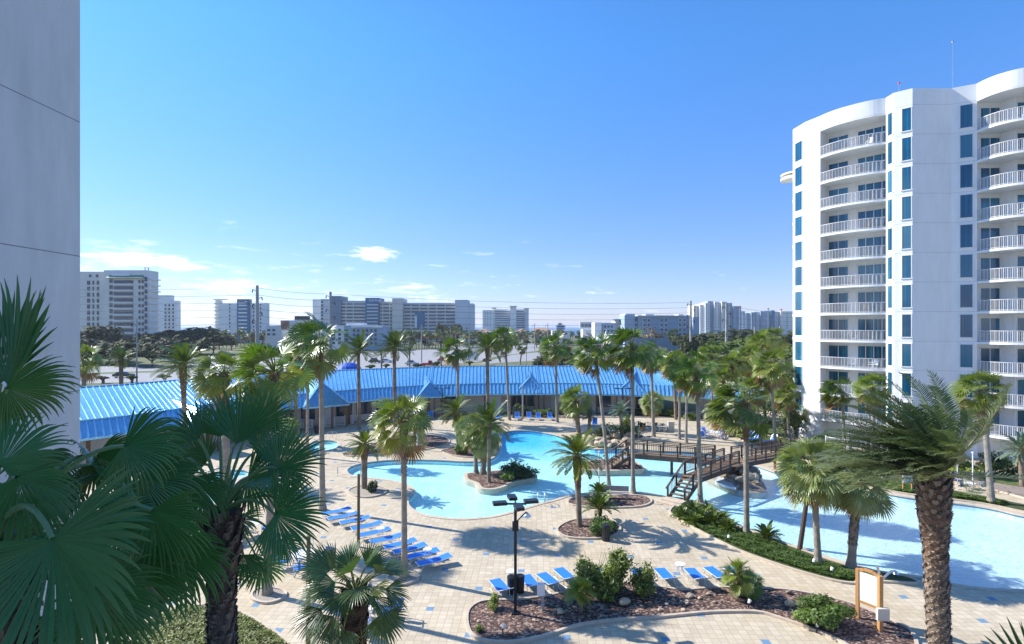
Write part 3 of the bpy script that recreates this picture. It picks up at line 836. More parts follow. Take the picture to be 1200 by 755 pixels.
# palms around the pools: (label, crown px, base px, radius m, set, r0, r1, extra)
PN = [
 ('fan_palm', 'tall wind-blown fan palm on the round gravel ring at lower left of the deck', (322,437), (313,697), 1.95, W, .20, .15, dict(boots=.14, bt=.14)),
 ('fan_palm', 'very tall slim fan palm behind the head of the row of blue loungers', (376,402), (378,598), 2.55, W, .21, .15, dict(bt=.09)),
 ('date_palm', 'feather palm with brown trunk standing at the pavilion front left of the twin date palms', (420,412), (421,503), 2.8, Ph, .24, .2, dict(style='date', bt=.05)),
 ('date_palm', 'feather palm against the blue roof, second from the tall slim fan palm', (462,408), (463,500), 2.9, Ph, .26, .22, dict(style='date', bt=.08)),
 ('fan_palm', 'shaggy fan palm with rough brown trunk beside the near end of the lounger row', (473,493), (474,677), 1.75, WY, .17, .13, dict(boots=.35, bt=.2)),
 ('fan_palm', 'medium fan palm against the roof left of the pool island palms', (536,410), (537,495), 2.3, W, .2, .17, {}),
 ('date_palm', 'dark trunked feather palm against the roof behind the island palms', (571,408), (572,496), 3.1, Ph, .26, .24, dict(style='date', bt=.1)),
 ('fan_palm', 'tall fan palm crowned above the white distant condo, left of the far blue lounge chairs', (592,397), (597,492.5), 2.3, W, .2, .14, {}),
 ('fan_palm', 'fan palm at the right end of the far row of blue lounge chairs', (651,407), (653,495), 2.3, W, .19, .15, {}),
 ('fan_palm', 'leaning fan palm with brown skirt rising beside the bridge stairs island', (697,413), (714,573), 1.9, W, .16, .11, dict(bend=.1)),
 ('fan_palm', 'straight grey fan palm in the mulch strip left of the bridge steps', (741,408), (742,578), 2.1, W, .17, .12, dict(bt=.12)),
 ('fan_palm', 'fan palm whose crown overlaps the hip end of the blue roof', (763,417), (766,512), 2.1, W, .19, .14, {}),
 ('sabal_palm', 'short round-headed pale cabbage palm in front of the pavilion hip end', (765,470), (766,508), 1.7, S_, .2, .18, {}),
 ('fan_palm', 'dark trunked fan palm at the pavilion corner behind the twin slim palms', (790,425), (792,492), 2.2, WY, .22, .2, dict(style='date')),
 ('fan_palm', 'slim left palm of the twin pale trunks beside the outdoor dining set', (797,432), (796,515), 1.85, WY, .16, .11, {}),
 ('fan_palm', 'slim right palm of the twin pale trunks beside the outdoor dining set', (805,443), (804,519), 1.6, WY, .16, .11, {}),
 ('fan_palm', 'dark-leaved fan palm standing at the inner edge of the bridge stair bed', (817,436), (821,590), 1.85, W, .17, .13, dict(boots=.2, bt=.16)),
 ('fan_palm', 'fan palm behind the dark-leaved bridge palm, in front of the tall grey pole', (834,418), (835,500), 2.0, WY, .17, .13, {}),
 ('fan_palm', 'swept fan palm with red-brown upper trunk in the green bed right of the bridge', (874,474), (875,626), 2.15, WB, .17, .15, dict(boots=.18, bt=.26)),
 ('fan_palm', 'tall yellow-green fan palm among the hedges left of the white tower', (903,428), (909,524), 2.2, WY, .17, .12, dict(bt=.15)),
 ('fan_palm', 'pale trunked fan palm behind the blue chairs by the hedge', (886,455), (892,522), 1.8, WY, .17, .13, {}),
 ('fan_palm', 'fan palm with full crown in the thicket left of the tower base', (858,430), (862,503), 2.0, WY, .17, .14, {}),
 ('fan_palm', 'tall slender fan palm right against the left edge of the white tower', (946,419), (952,507), 1.95, W, .17, .12, {}),
 ('fan_palm', 'short fan palm behind the slender one at the left edge of the tower', (943,460), (945,507), 1.5, W, .15, .12, {}),
 ('fan_palm', 'small bushy fan palm at the foot of the left edge of the tower', (932,484), (933,514), 1.6, WY, .17, .15, {}),
 ('fan_palm', 'wind-torn fan palm in front of the lowest tower balconies', (987,459), (990,535), 1.9, WB, .17, .14, {}),
 ('fan_palm', 'yellowish fan palm in front of the tower right of the wind-torn one', (1024,455), (1022,548), 1.75, WY, .17, .13, {}),
 ('sabal_palm', 'large shaggy pale-green cabbage palm at the pool edge beside the leaning pole', (953,551), (959,661), 2.15, S_, .17, .15, dict(boots=.25, bt=.2)),
 ('sabal_palm', 'shaggy cabbage palm with rough booted trunk at the pool edge, right of its pale neighbour', (1005,565), (997,665), 1.95, S_, .20, .21, dict(boots=.75, bt=.3, seed=31, dens=2.4)),
 ('fan_palm', 'yellow-green fan palm with smooth grey trunk on the bed across the pool', (1151,458), (1162,590), 1.85, WY, .22, .16, dict(bt=.12, boots=.12)),
 ('date_palm', 'small grey-green feather palm at the right edge of the photo beyond the pool', (1196,527), (1198,571), 2.2, PhB, .2, .18, dict(style='date')),
 ('pindo_palm', 'blue-green feather palm among the rocks behind the far pool edge', (727,482), (729,513), 1.9, PhB, .2, .2, dict(style='date')),
 ('pindo_palm', 'smaller blue-green feather palm left of the one among the rocks', (691,487), (690,507), 1.5, PhB, .2, .2, dict(style='date')),
 ('fan_palm', 'bushy fan palm with dark red trunk rising behind the date palm by the deck', (675,470), (678,507), 2.2, WY, .28, .25, dict(style='date', boots=.6)),
 ('date_palm', 'green date palm with thick knobbly head in the round mulch ring', (676,534), (679,617), 2.25, PhY, .17, .2, dict(style='date', boots=.45, bt=.45, seed=50)),
 ('date_palm', 'full date palm at the tip of the small pool island', (573,497), (573,566), 2.35, Ph, .16, .17, dict(style='date', bt=.2)),
 ('sabal_palm', 'grey booted palm in the middle of the three trunks on the pool island', (568,510), (566,556), 1.9, S_, .23, .2, dict(boots=.7)),
 ('sabal_palm', 'pale slim trunked palm at the left of the three on the pool island', (556,503), (558,555), 1.8, S_, .18, .15, {}),
 ('date_palm', 'swept yellow-green date palm on the planted point behind the pool island', (534,483), (538,524), 2.5, PhY, .25, .22, dict(style='date', bt=.3)),
 ('date_palm', 'young yellow-green date palm with swollen trunk head by the left arm of the pool', (427,521), (427,573), 1.75, PhY, .22, .26, dict(style='date', bt=.32, boots=.3)),
 ('fan_palm', 'short leafy fan palm behind the shaggy one in the rock bed', (487,486), (487,519), 1.7, WY, .25, .2, dict(style='date')),
 ('fan_palm', 'bright fan palm with brown booted trunk above the dark foreground palm', (262,440), (268,628), 1.9, WY, .24, .22, dict(boots=.3, bt=.3)),
 ('date_palm', 'feather palm crossing the left section of the blue roof', (214,428), (219,560), 2.6, Ph, .2, .2, dict(style='date', bt=.25, boots=.3)),
 ('fan_palm', 'dark trunked fan palm before the roof, left of the very tall slim palm', (344,432), (349,520), 2.2, W, .22, .2, dict(style='date')),
 ('fan_palm', 'bright small-headed fan palm on a thin trunk before the pavilion corner', (361,430), (360,535), 1.75, WY, .16, .13, dict(bt=.15)),
 ('fan_palm', 'thin pale trunked fan palm behind the tall wind-blown one at left', (305,445), (309,518), 1.9, WY, .14, .11, {}),
 ('fan_palm', 'fan palm half hidden by the near white wall, beyond the roof', (100,421), (97,478), 3.0, WY, .3, .3, dict(boots=.5)),
 ('date_palm', 'squat feather palm on the verge beyond the roof, right of the near white wall', (142,422), (142,464), 2.9, Ph, .36, .34, dict(style='date', boots=.6)),
]
for i, (nm, lab, c, b, r, ms, r0, r1, kw) in enumerate(PN):
    kw = dict(kw); sd = kw.pop('seed', i)
    palm(nm, lab, c, b, r, ms, sd, r0, r1, **kw)

# the palm thicket between the bridge and the tower
for i, (c, b, r, lab) in enumerate([((848,447),(850,506),1.9,'crowded yellow-green fan palm left of the bare tree in the thicket by the tower'),((876,420),(880,500),2.2,'tall palm in the middle of the thicket by the tower'),((918,440),(921,508),2.0,'palm at the right of the thicket, touching the tower edge'),((893,405),(897,496),2.3,'tallest palm at the back of the thicket by the tower'),((922,462),(925,516),1.6,'low palm at the foot of the tower edge, right of the thicket'),((905,398),(908,488),2.3,'back palm close to the tower edge, above the thicket')]):
    palm('fan_palm', lab, c, b, r, WY, 60 + i, .17, .13)
# smaller palms beyond the roof
for i, (lab, c, b, r, ms) in enumerate([
 ('small feather palm on the verge between the dark parked car and the tall slim palms', (480,412), (480,431), 2.6, Pfar),
 ('small feather palm on the verge left of the red pickup truck', (447,414), (447,432), 2.3, Pfar),
 ('small feather palm right of the red pickup truck', (517,414), (517,431), 3.2, Pfar),
 ('lone round-headed cabbage palm on the verge beside the parking lot', (612,407), (609,428), 2.2, Wfar),
 ('feather palm beyond the roof right of the parking lot entrance', (680,420), (678,436), 3.2, Pfar),
 ('bushy fan palm in front of the grey-blue hotel', (789,392), (790,412), 4.2, Wfar)]):
    palm('date_palm' if ms is Pfar else 'fan_palm', lab, c, b, r, ms, i, .3, .25, 'far')

# rows of cabbage palms along the highway
rnd = random.Random(5)
rows = [((238,409),(345,408),16,'small far cabbage palm in the row in front of the blue-banded tower', 388, 394),
        ((395,409),(555,407),44,'small far cabbage palm in the row below the long beige condominium', 387, 393.5),
        ((552,405),(645,402),24,'small far cabbage palm in the row below the white condominium block', 388.5, 393.5),
        ((645,402),(705,401),12,'small far cabbage palm in the row between the white block and the grey hotel', 389, 394)]
for (a, b, n, lab, y0, y1) in rows:
    for k in range(n):
        t = (k + rnd.uniform(.1, .9)) / n
        x = a[0] + (b[0] - a[0]) * t; yb = a[1] + (b[1] - a[1]) * t + rnd.uniform(-1.5, 1.5)
        bb = G(x, yb)
        palm('cabbage_palm', lab, (x, rnd.uniform(y0, y1)), (x, yb), rnd.uniform(2.0, 2.9), Wfar, k, .28, .24, 'far', group=lab.replace('small far cabbage palm in the', 'far palms in the'))

# wooded clumps
OAK = [tree_mesh(s, 4200, .12, (.030, .042, .016), (.075, .085, .035), 26, hollow=.6) for s in (1, 2, 3)]
OAKG = [tree_mesh(s, 2800, .11, (.045, .075, .018), (.13, .17, .045), 26, hollow=.6) for s in (4, 5, 6)]
BARE = [tree_mesh(s, 1800, .06, (.15, .12, .095), (.30, .25, .20), 22, hollow=.2) for s in (7, 8)]
def tree(name, label, px, Y, rx, top, meshes, seed, group=None, cat='tree', ms_low=True):
    """px: column of the tree; top: photo y of its crown top"""
    ztop = CH + (HY - top) * Y / F
    zc = max(1.0, min(ztop - rx * .62, ztop * .5) if ms_low else ztop - rx * .62)
    b = Vector(((px - HX) * Y / F, Y, 0))
    root = thing(name, label, cat, b, 0, group)
    cr = link('crown', meshes[seed % len(meshes)], root, (0, 0, zc))
    cr.scale = (rx, rx * .9, max(.8, ztop - zc)); cr.rotation_euler = (0, 0, seed * 1.7)
    mb = MB().mat('bark')
    mb.tube([(0, 0, 0), (.1, 0, zc * .5), (0, .1, zc * .9)], [.35, .28, .2], 7, (.16, .13, .1))
    for k in range(5):
        a = k * 1.26 + seed
        mb.tube([(0, 0, zc * .45), (math.cos(a) * rx * .3, math.sin(a) * rx * .3, zc * .9), (math.cos(a) * rx * .6, math.sin(a) * rx * .6, zc + rx * .15)], [.18, .12, .05], 5, (.16, .13, .1))
    mb.build('trunk', root)
    return root
for i, (x, Y, rx, top) in enumerate([(112,190,9,393),(128,200,10,398),(150,185,8,400),(178,180,8,399),(205,180,8,401),(120,240,12,382),(186,260,11,383),(205,250,15,386.5),(232,260,13,384),(250,250,9,390)]):
    tree('oak_tree', ['dark rounded oak beside the near white wall', 'grey-green oak left of the roadside pole', 'low oak behind the roadside pole', 'oak right of the roadside pole', 'oak left of the largest dark oak', 'dark oak at the foot of the cream tower, left side', 'very dark oak at the right foot of the cream tower', 'largest rounded dark oak right of the cream tower', 'dark oak in front of the strip of sea', 'small oak left of the blue-banded tower'][i], (x), Y, rx, top, OAK, i)
k = 0
for (x, Y, rx, top, ms, lab) in [
   (832,230,10,388,OAK,'grey-brown tree left in the wood under the far white towers'),(850,260,13,384,OAK,'dark green tree in the wood just right of the tall grey pole'),(872,280,13,386,OAK,'dark tree in the middle of the wood under the far towers'),(895,280,13,386,OAK,'dark tree in the wood near the small grey posts'),(915,270,12,387,OAK,'dark tree in the wood beside the white tower'),(940,270,13,388,OAK,'dark tree in the wood behind the edge of the white tower'),
   (845,170,8,398,OAKG,'yellow-green tree at the near left of the wood'),(862,150,8,399,OAKG,'bright green tree in front of the wood'),(885,140,8,400,OAKG,'yellow-green tree in front of the wood, left of the tower palms'),(905,150,8,398,OAKG,'bright green tree behind the tower palms'),(925,140,8,402,OAKG,'green tree touching the left edge of the tower'),(870,200,10,393,OAKG,'mid-green tree halfway up the wood'),(900,205,10,394,OAKG,'mid-green tree at the right of the wood'),
   (848,125,6,412,BARE,'bare grey shrub tree in front of the wood behind the dark fan palm'),(868,115,6,414,BARE,'bare twiggy tree left of the tower thicket'),(890,118,6,418,BARE,'bare brown tree in the tower thicket'),(915,112,6,415,BARE,'bare twiggy tree at the tower edge'),
   (912,88,4.5,436,OAKG,'green tree at the foot of the thicket by the tower'),(880,92,4.5,436,OAKG,'green tree in the thicket behind the swept fan palm'),(935,86,4,445,OAKG,'leafy tree behind the short palms at the tower edge'),
   (637,165,4.5,418,OAK,'dark round shrub tree beside the parking lot'),(655,172,4.5,422,BARE,'low bare shrub right of the parking lot shrub'),(712,150,5,415,BARE,'large bare grey tree beyond the middle of the roof'),(735,150,5.5,414,BARE,'second bare grey tree beyond the roof, left of the grey pole'),(755,155,5,417,BARE,'bare tree behind the crown of the hip-end palm'),(690,165,4,419,BARE,'bare shrub beyond the roof at the end of the parking lot'),
   (716,330,8,379,BARE,'bare reddish tree left of the grey-blue hotel'),(765,290,8,380,BARE,'bare tree in front of the grey-blue hotel'),(800,230,6,389,OAK,'dark tree at the right foot of the grey-blue hotel')]:
    tree('tree', lab, x, Y, rx, top, ms, k); k += 1
for q in range(26):
    x = 648 + 180 * (q + rnd.uniform(.1, .9)) / 26; top = rnd.uniform(400, 416); Yq = rnd.uniform(150, 230)
    tree('tree', 'scrubby tree in the thicket between the roof and the grey-blue hotel', x, Yq, rnd.uniform(3.5, 6), top, (BARE, OAKG, BARE, OAK)[q % 4], q, 'scrub between the roof and the hotel')
kk2 = 0
for q in range(46):
    x = 235 + 470 * (q + rnd.uniform(.1, .9)) / 46; Yq = CH * F / (rnd.uniform(409, 414) - 3 - HY)
    if 575 < x < 600: continue
    tree('roadside_bush', 'low dark roadside bush beyond the highway', x, Yq, rnd.uniform(2.2, 3.6), rnd.uniform(396, 401), OAK if q % 2 else OAKG, q, 'bushes beyond the highway', 'bush')
for q in range(16):
    x = 110 + 480 * (q + rnd.uniform(.1, .9)) / 16; y = 452 - (x - 95) * .048 + rnd.uniform(-2, 0)
    Yq = CH * F / (y - HY)
    tree('verge_bush', 'small round bush on the verge just behind the blue roof', x, Yq, rnd.uniform(1.0, 1.9), y - rnd.uniform(5, 9), OAKG if q % 3 else OAK, q, 'bushes on the verge behind the roof', 'bush')
for (x0, x1, n, yb, tops, lab) in ((240, 400, 13, 404, (391, 394), 'low dark rounded tree behind the row of palms left of the long condominium'), (395, 560, 16, 404, (389.5, 393), 'low dark rounded tree at the foot of the long beige condominium'), (555, 705, 13, 401, (390.5, 393), 'low dark rounded tree in the belt below the horizon roofs')):
    for q in range(n):
        x = x0 + (x1 - x0) * (q + rnd.uniform(.2, .8)) / n; Yq = CH * F / (yb + rnd.uniform(-1, 2) - HY)
        tree('tree', lab, x, Yq, rnd.uniform(3.2, 5.0), rnd.uniform(*tops), OAK if q % 3 else OAKG, q, 'trees in the belt beyond the highway'); kk2 += 1
for i, (x, Y, w, top) in enumerate([(518,430,5,376),(525,430,6,379),(537,430,5,380)]):
    tree('pine_tree', ['tallest dark tree against the long beige condominium', 'middle dark tree against the long beige condominium', 'right dark tree at the end block of the beige condominium'][i], x, Y, w, top, OAK, i)

# shrubs
def oleander():
    b = G(716, 699); root = thing('oleander_bush', 'big feathery green bush hiding two loungers in the foreground mulch bed', 'shrub', b)
    rnd = random.Random(1); mb = MB().mat('shrub_leaf')
    for (x, y, rx, ry, rz, n) in ((-.95, .1, .95, .8, 1.15, 2300), (.25, .15, 1.0, .85, 1.3, 2700), (1.45, 0, .85, .7, .95, 1700), (-.3, -.5, .8, .5, .7, 900)):
        blob_leaves(mb, rnd, (x, y, rz * .82), (rx, ry, rz), n, .085, (.085, .14, .03), (.27, .31, .07), clumps=26, hollow=.25)
        for k in range(9):
            a = rnd.uniform(0, 6.28); q = rnd.uniform(.5, .95)
            mb.tube([(x * .8, y, 0), (x + math.cos(a) * rx * q * .6, y + math.sin(a) * ry * q * .6, rz), (x + math.cos(a) * rx * q, y + math.sin(a) * ry * q, rz * 1.75)], [.02, .014, .005], 4, (.16, .13, .07))
    mb.build('foliage', root)
oleander()
if 0: shrub('oleander_bush', 'big feathery green bush hiding two loungers in the foreground mulch bed', (718,699), 1.9, 1.35, (.075, .12, .03), (.20, .23, .06), 6500, .095, 1, ry=1.05, clumps=44)
shrub('round_bush', 'glossy round green bush near the right end of the foreground mulch bed', (968,735), 1.4, .72, (.06, .11, .02), (.13, .20, .035), 4200, .075, 2, ry=1.0, clumps=20)
shrub('small_bush', 'small yellow-green bush behind the lamp post foot', (579,716), .42, .42, LG, YG, 700, .05, 3)
shrub('small_bush', 'tiny yellow-green bush at the left tip of the foreground mulch bed', (563,741), .25, .2, LG, YG, 300, .04, 4)
shrub('round_bush', 'dark round bush on the gravel ring beside the young date palm', (437,577), .6, .5, DG, MG, 700, .08, 5)
shrub('round_bush', 'bright green round bush on the planted point', (541,533), .95, .75, MG, LG, 1100, .1, 6)
shrub('small_bush', 'yellow-green bush on the pool island', (594,565), .8, .5, LG, YG, 800, .08, 7)
shrub('round_bush', 'dark evergreen bush on the pool island', (604,560), 1.5, .85, DG, MG, 1500, .1, 8, clumps=14)
shrub('round_bush', 'dark low bush at the right tip of the pool island', (616,559), 1.3, .65, DG, (.05, .07, .03), 1200, .09, 9, clumps=12)
shrub('small_bush', 'leafy green bush beside the date palm in the mulch ring', (704,626), 1.1, .6, MG, LG, 1700, .08, 10, clumps=14)
shrub('cycad', 'bright leafy plant in the mulch strip near the bridge', (702,592), .6, .5, LG, YG, 600, .09, 11, cat='plant')
shrub('hedge_bush', 'yellow-green rounded bush behind the tall slim palm on the left', (322,528), 3.0, 2.3, LG, YG, 4200, .13, 12, ry=2.0, clumps=30)
for i, (x, y, rx, rz, c1, c2, lab) in enumerate([(645,488,1.2,.7,MG,LG,'clipped green bush behind the far chairs'),(634,489,1.5,.7,LG,YG,'yellow-green clipped bush under the white pavilion doors'),(610,488,1.6,1.0,DG,MG,'dark clipped bush left of the white pavilion doors'),(665,489,2.0,1.3,DG,MG,'dark bush right of the white pavilion doors'),
     (752,487,2.4,.65,DG,MG,'dark clipped hedge block left of the pale round-headed palm'),(777,488,2.0,.6,DG,MG,'dark clipped hedge block right of the pale round-headed palm'),(784,489,1.7,.6,LG,YG,'yellow-green clipped hedge block at the pavilion corner'),(809,492,1.5,.6,LG,YG,'yellow-green clipped bush near the twin slim palms'),
     (714,514,2.6,1.1,DG,MG,'dark low bush left of the rocky blue-green palm'),(742,512,1.4,.8,MG,LG,'green bush by the rocks behind the slim grey palm'),(734,505,.9,1.3,LG,YG,'bright yellow vine-like bush on the rocky palm trunk'),
     (861,512,1.5,.9,DG,MG,'dark rounded bush behind the blue table set'),(866,500,2.2,1.7,(.05,.06,.03),(.10,.11,.05),'grey-green rounded bush behind the swept palm trunk'),(853,510,1.6,.7,MG,LG,'low clipped hedge behind the blue lounge chairs'),(872,514,1.8,.7,LG,YG,'yellow-green low hedge near the pale trunked palm'),(893,508,1.8,1.6,MG,LG,'bright green upright bush between two palm trunks'),
     (919,515,3.4,2.6,DG,MG,'big dense dark green bush at the left foot of the tower'),(903,497,3,2.4,MG,LG,'leafy green bush behind the hedges near the tower'),(967,527,1.6,1.2,LG,YG,'yellow-green bush by the tower terrace fence'),(985,540,2.0,1.2,LG,YG,'yellowish bush between the two shaggy cabbage palms'),(1030,556,2.4,1.3,MG,LG,'green bush behind the white notice board'),(1044,553,2.0,1.2,DG,MG,'dark bush right of the white notice board'),
     (1122,556,1.6,.9,LG,YG,'yellow-green bush left of the navy chairs'),(1136,560,1.6,.8,YG,YG,'golden bush behind the navy chairs'),(1160,556,2.2,1.2,DG,MG,'dark bush behind the smooth grey palm'),(1188,560,1.8,.9,MG,LG,'green bush at the right edge near the tower')]):
    shrub('bush', lab, (x, y), rx, rz, c1, c2, int(500 + rx * 350), .11, 20 + i, clumps=10, ry=min(rx, 1.3))

# small fronded plants
def fanlet(name, label, px, h, Rm, meshes, seed, cat='palm tree', r0=.09, z=0):
    b = G(*px)
    root = thing(name, label, cat, (b.x, b.y, z))
    trunk(root, h, r0, r0 * .9, (0, 0), 'date', seed, 0, 0, .4)
    cr = link('crown', meshes[seed % len(meshes)], root, (0, 0, h))
    k = Rm / 1.85; cr.scale = (k, k, k); return root
YF = [fan_crown(91, 20, .45, .75, 20, 4, top=85, bot=5, wind=.1, droop=.12, dead=0, green=(.13, .17, .025), yel=(.30, .30, .05))]
fanlet('young_fan_palm', 'bright young fan palm in front of the big feathery bush', (681,718), .75, 1.25, YF, 0, z=.06)
fanlet('young_fan_palm', 'short fan palm with brown trunk in the mulch bed right of the loungers', (864,701), 1.05, 1.35, [fan_crown(92, 30, .5, .8, 20, 4, top=86, bot=-25, wind=.1, droop=.3, dead=0, green=(.13, .18, .03), yel=(.30, .31, .06), spread=85)], 0, r0=.13, z=.06)
fanlet('young_fan_palm', 'low dark offshoot palm beside the short fan palm in the mulch bed', (877,697), .5, .85, [W[1]], 0, r0=.13, z=.06)
CY = [feather_crown(s, 30, 1.0, 22, .2, top=70, bot=5, grav=.8, wind=.05, green=(.09, .14, .02), yel=(.2, .24, .04), nsec=6) for s in (95,)]
def cycad(label, px, rm, z=0, h=.2):
    b = G(*px); root = thing('cycad', label, 'plant', (b.x, b.y, z))
    trunk(root, h, .13, .12, (0, 0), 'date', 1, 0, 0, .5)
    cr = link('crown', CY[0], root, (0, 0, h)); k = rm / 1.0; cr.scale = (k, k, k); cr.rotation_euler[2] = px[0]
    return root
cycad('sago-like plant in the ring bed beside the green date palm', (703,612), 1.25, h=.9)
cycad('sago-like plant in the mulch strip beside the leaning palm', (702,588), .95, h=.7)
for i, (x, y, r) in enumerate([(800,608,.8),(812,603,.9),(822,611,.9),(830,604,.8),(836,615,.9),(846,613,.8),(853,622,.8),(813,615,.8),(898,632,.95)]):
    cycad(['fern at the left tip of the green bed', 'fern beside the bridge stair in the green bed', 'bright fern in the middle of the fern clump', 'fern at the pool side of the fern clump', 'fern at the lower edge of the fern clump', 'fern right of the clump in the green bed', 'fern nearest the swept palm', 'small fern under the bridge stair fern', 'yellow-green fern right of the swept palm in the green bed'][i], (x, y), r, .06, .1)

# ground cover made of small leaves
def cover(name, poly, n, leaf, c1, c2, seed, zmin=.06, zmax=.28, mat='shrub_leaf'):
    rnd = random.Random(seed); mb = MB().mat(mat)
    xs = [p[0] for p in poly]; ys = [p[1] for p in poly]; k = 0
    while k < n:
        x, y = rnd.uniform(min(xs), max(xs)), rnd.uniform(min(ys), max(ys))
        if not inside(poly, x, y): continue
        k += 1
        hgt = .5 + .5 * math.sin(x * 3.1 + math.sin(y * 2.3) * 2) * math.cos(y * 3.7 + x)
        z = zmin + (zmax - zmin) * (.35 + .65 * hgt) * rnd.random() ** .5
        t = jit(mixt(c1, c2, rnd.random() * .6 + .4 * hgt), rnd, .3)
        a = rnd.uniform(0, 6.28); tl = rnd.uniform(-.6, .6); l = leaf * rnd.uniform(.6, 1.4)
        d = Vector((math.cos(a), math.sin(a), tl)).normalized(); s = Vector((-math.sin(a), math.cos(a), rnd.uniform(-.5, .5))).normalized()
        p = Vector((x, y, z))
        mb.face([mb.vert(q, t) for q in (p - d * l, p + s * l * .5, p + d * l, p - s * l * .5)])
    return tag(mb.build(name), 'low leafy ground cover', None, kind='stuff')
def clip(poly, f): return [p for p in poly if f(p)]
cover('ground_cover', offset(ccw(smooth_loop(gl([(788,600),(795,608),(815,619),(850,636),(880,649),(930,666),(975,678.5),(1000,682),(1001,676),(985,668),(950,655),(925,645),(893,632),(868,622),(845,608),(828,597),(812,592)]), 3)), -.05), 26000, .07, (.03, .065, .012), (.10, .16, .025), 1)
cover('ground_cover', offset(BED_CORNER, -.05), 16000, .06, (.08, .11, .02), (.24, .26, .06), 2)
cover('ground_cover', offset(ccw(smooth_loop(gl([(1030,572),(1060,578),(1086,581.5),(1095,583),(1093,576),(1060,570),(1035,566)]), 3)), -.05), 3500, .09, (.03, .07, .012), (.10, .17, .03), 3)
cover('ground_cover', offset(ccw(smooth_loop(gl([(1115,584),(1143,588),(1175,594),(1180,590),(1150,583.5),(1120,579)]), 3)), -.05), 2600, .09, (.03, .07, .012), (.12, .18, .03), 4)
cover('ground_cover', BED_TOW, 4000, .09, (.05, .08, .015), (.16, .2, .05), 5, zmax=.16)

# rocks
def rock_mesh(seed, col=(.52, .40, .26)):
    rnd = random.Random(seed); import bmesh
    bm = bmesh.new(); bmesh.ops.create_icosphere(bm, subdivisions=2, radius=1)
    off = [Vector((rnd.uniform(-1, 1), rnd.uniform(-1, 1), rnd.uniform(-1, 1))).normalized() for _ in range(9)]
    for v in bm.verts:
        k = 1.0
        for o in off: k -= .16 * max(0, v.co.normalized().dot(o) - .45) / .55 * 1.6
        v.co *= k * rnd.uniform(.95, 1.05); v.co.z *= .7
    me = bpy.data.meshes.new('rock'); bm.to_mesh(me); bm.free()
    a = me.color_attributes.new('tint', 'FLOAT_COLOR', 'POINT')
    a.data.foreach_set('color', [x for v in me.vertices for x in (col[0], col[1], col[2], 1)])
    me.materials.append(MATS['rock']); return me
ROCK = [rock_mesh(s) for s in (1, 2, 3)] + [rock_mesh(4, (.30, .25, .19))]
def rock(label, px, r, seed, group=None, z=0, cat='rock'):
    b = G(px[0], px[1], z)
    o = link('rock', ROCK[seed % 4], None, (b.x, b.y, z + r * .35)); o.scale = (r, r * .8, r * .8); o.rotation_euler = (0, 0, seed * 1.3)
    return tag(o, label, cat, group)
for i, (x, y, r, lab) in enumerate([(731,709,.38,'widest flat tan rock below the big feathery bush'),(656,719,.28,'tan rock right of the grey electrical box'),(674,713,.13,'small pale rock near the young fan palm'),(705,713,.12,'small pale rock below the young fan palm'),(626,728,.12,'small rock near the lamp post foot'),
      (781,709,.15,'tan rock left of the rock cluster'),(789,704,.13,'small rock above the left of the rock cluster'),(808,700,.24,'largest rock of the cluster in the middle of the mulch bed'),(805,708,.22,'lower big rock of the cluster in the mulch bed'),(801,716,.16,'lowest small rock of the cluster'),(772,716,.16,'tan rock by the kerb left of the cluster'),(830,697,.18,'flat tan rock right of the cluster'),(838,707,.13,'small tan rock right of the cluster near the kerb'),(820,702,.14,'small rock between the cluster and the short fan palm'),(925,709,.34,'big brown rock left of the glossy round bush'),(925,696,.22,'tan rock behind the big brown rock'),(898,694,.1,'small rock behind the short fan palm'),(752,711,.1,'small rock right of the widest rock'),(561,729,.12,'small rock beside the tiny bush at the bed tip')]):
    rock(lab, (x, y), r, i, z=.05)
rr = random.Random(3)
for k in range(14):
    rock('brown boulder in the row edging the rock bed left of the pool', (405 + k * 7.5 + rr.uniform(-2, 2), 533 - k * .95 + rr.uniform(-1.2, 1)), rr.uniform(.25, .5), k, 'boulders edging the rock bed', .06)
for k in range(8):
    rock('tan boulder piled at the point behind the island palms', (556 + (k % 4) * 7, 533 - (k // 4) * 5 + rr.uniform(-1, 1)), rr.uniform(.4, .75), k, 'boulders at the planted point', .06)
for k in range(26):
    rock('pale boulder in the waterfall rocks behind the far pool edge', (690 + rr.uniform(0, 48), 513 + rr.uniform(0, 12)), rr.uniform(.45, .95), k, 'waterfall boulders', 0)
for k in range(4):
    rock('grey rock beside the dark bush on the pool island', (588 + k * 3, 557 + rr.uniform(-1.5, 1.5)), rr.uniform(.35, .6), k, 'rocks on the pool island', .12)
for k in range(5):
    rock('reddish boulder behind the right-hand planting across the pool', (1034 + k * 7, 553 + rr.uniform(-1, 1.5)), rr.uniform(.3, .6), k, 'boulders across the pool', 0)
rr = random.Random(8)
for k in range(34):
    t = k / 33
    x = 850 + 46 * rr.random(); y = 552 + 23 * rr.random()
    z = max(.1, .95 - abs(x - 872) * .03)
    if not inside(offset(ROCKI, -.2), *G(x, y)[:2]): continue
    b = G(x, y)
    o = link('rock', ROCK[3 if k % 3 else 1], None, (b.x, b.y, z * .9)); r = rr.uniform(.4, .8); o.scale = (r, r, r * .8); o.rotation_euler = (0, 0, k)
    tag(o, 'dark boulder of the rock mound under the bridge', 'rock', 'boulders of the bridge mound')
mb = MB().mat('concrete'); mb.prism(ROCKI, -.41, .02, bottom=False); struct(mb, 'rock_mound_base')
mb = MB().mat('rock'); mb.tint = (.26, .21, .16)
cx = sum(p[0] for p in ROCKI) / len(ROCKI); cy = sum(p[1] for p in ROCKI) / len(ROCKI)
rings = []
rr = random.Random(2)
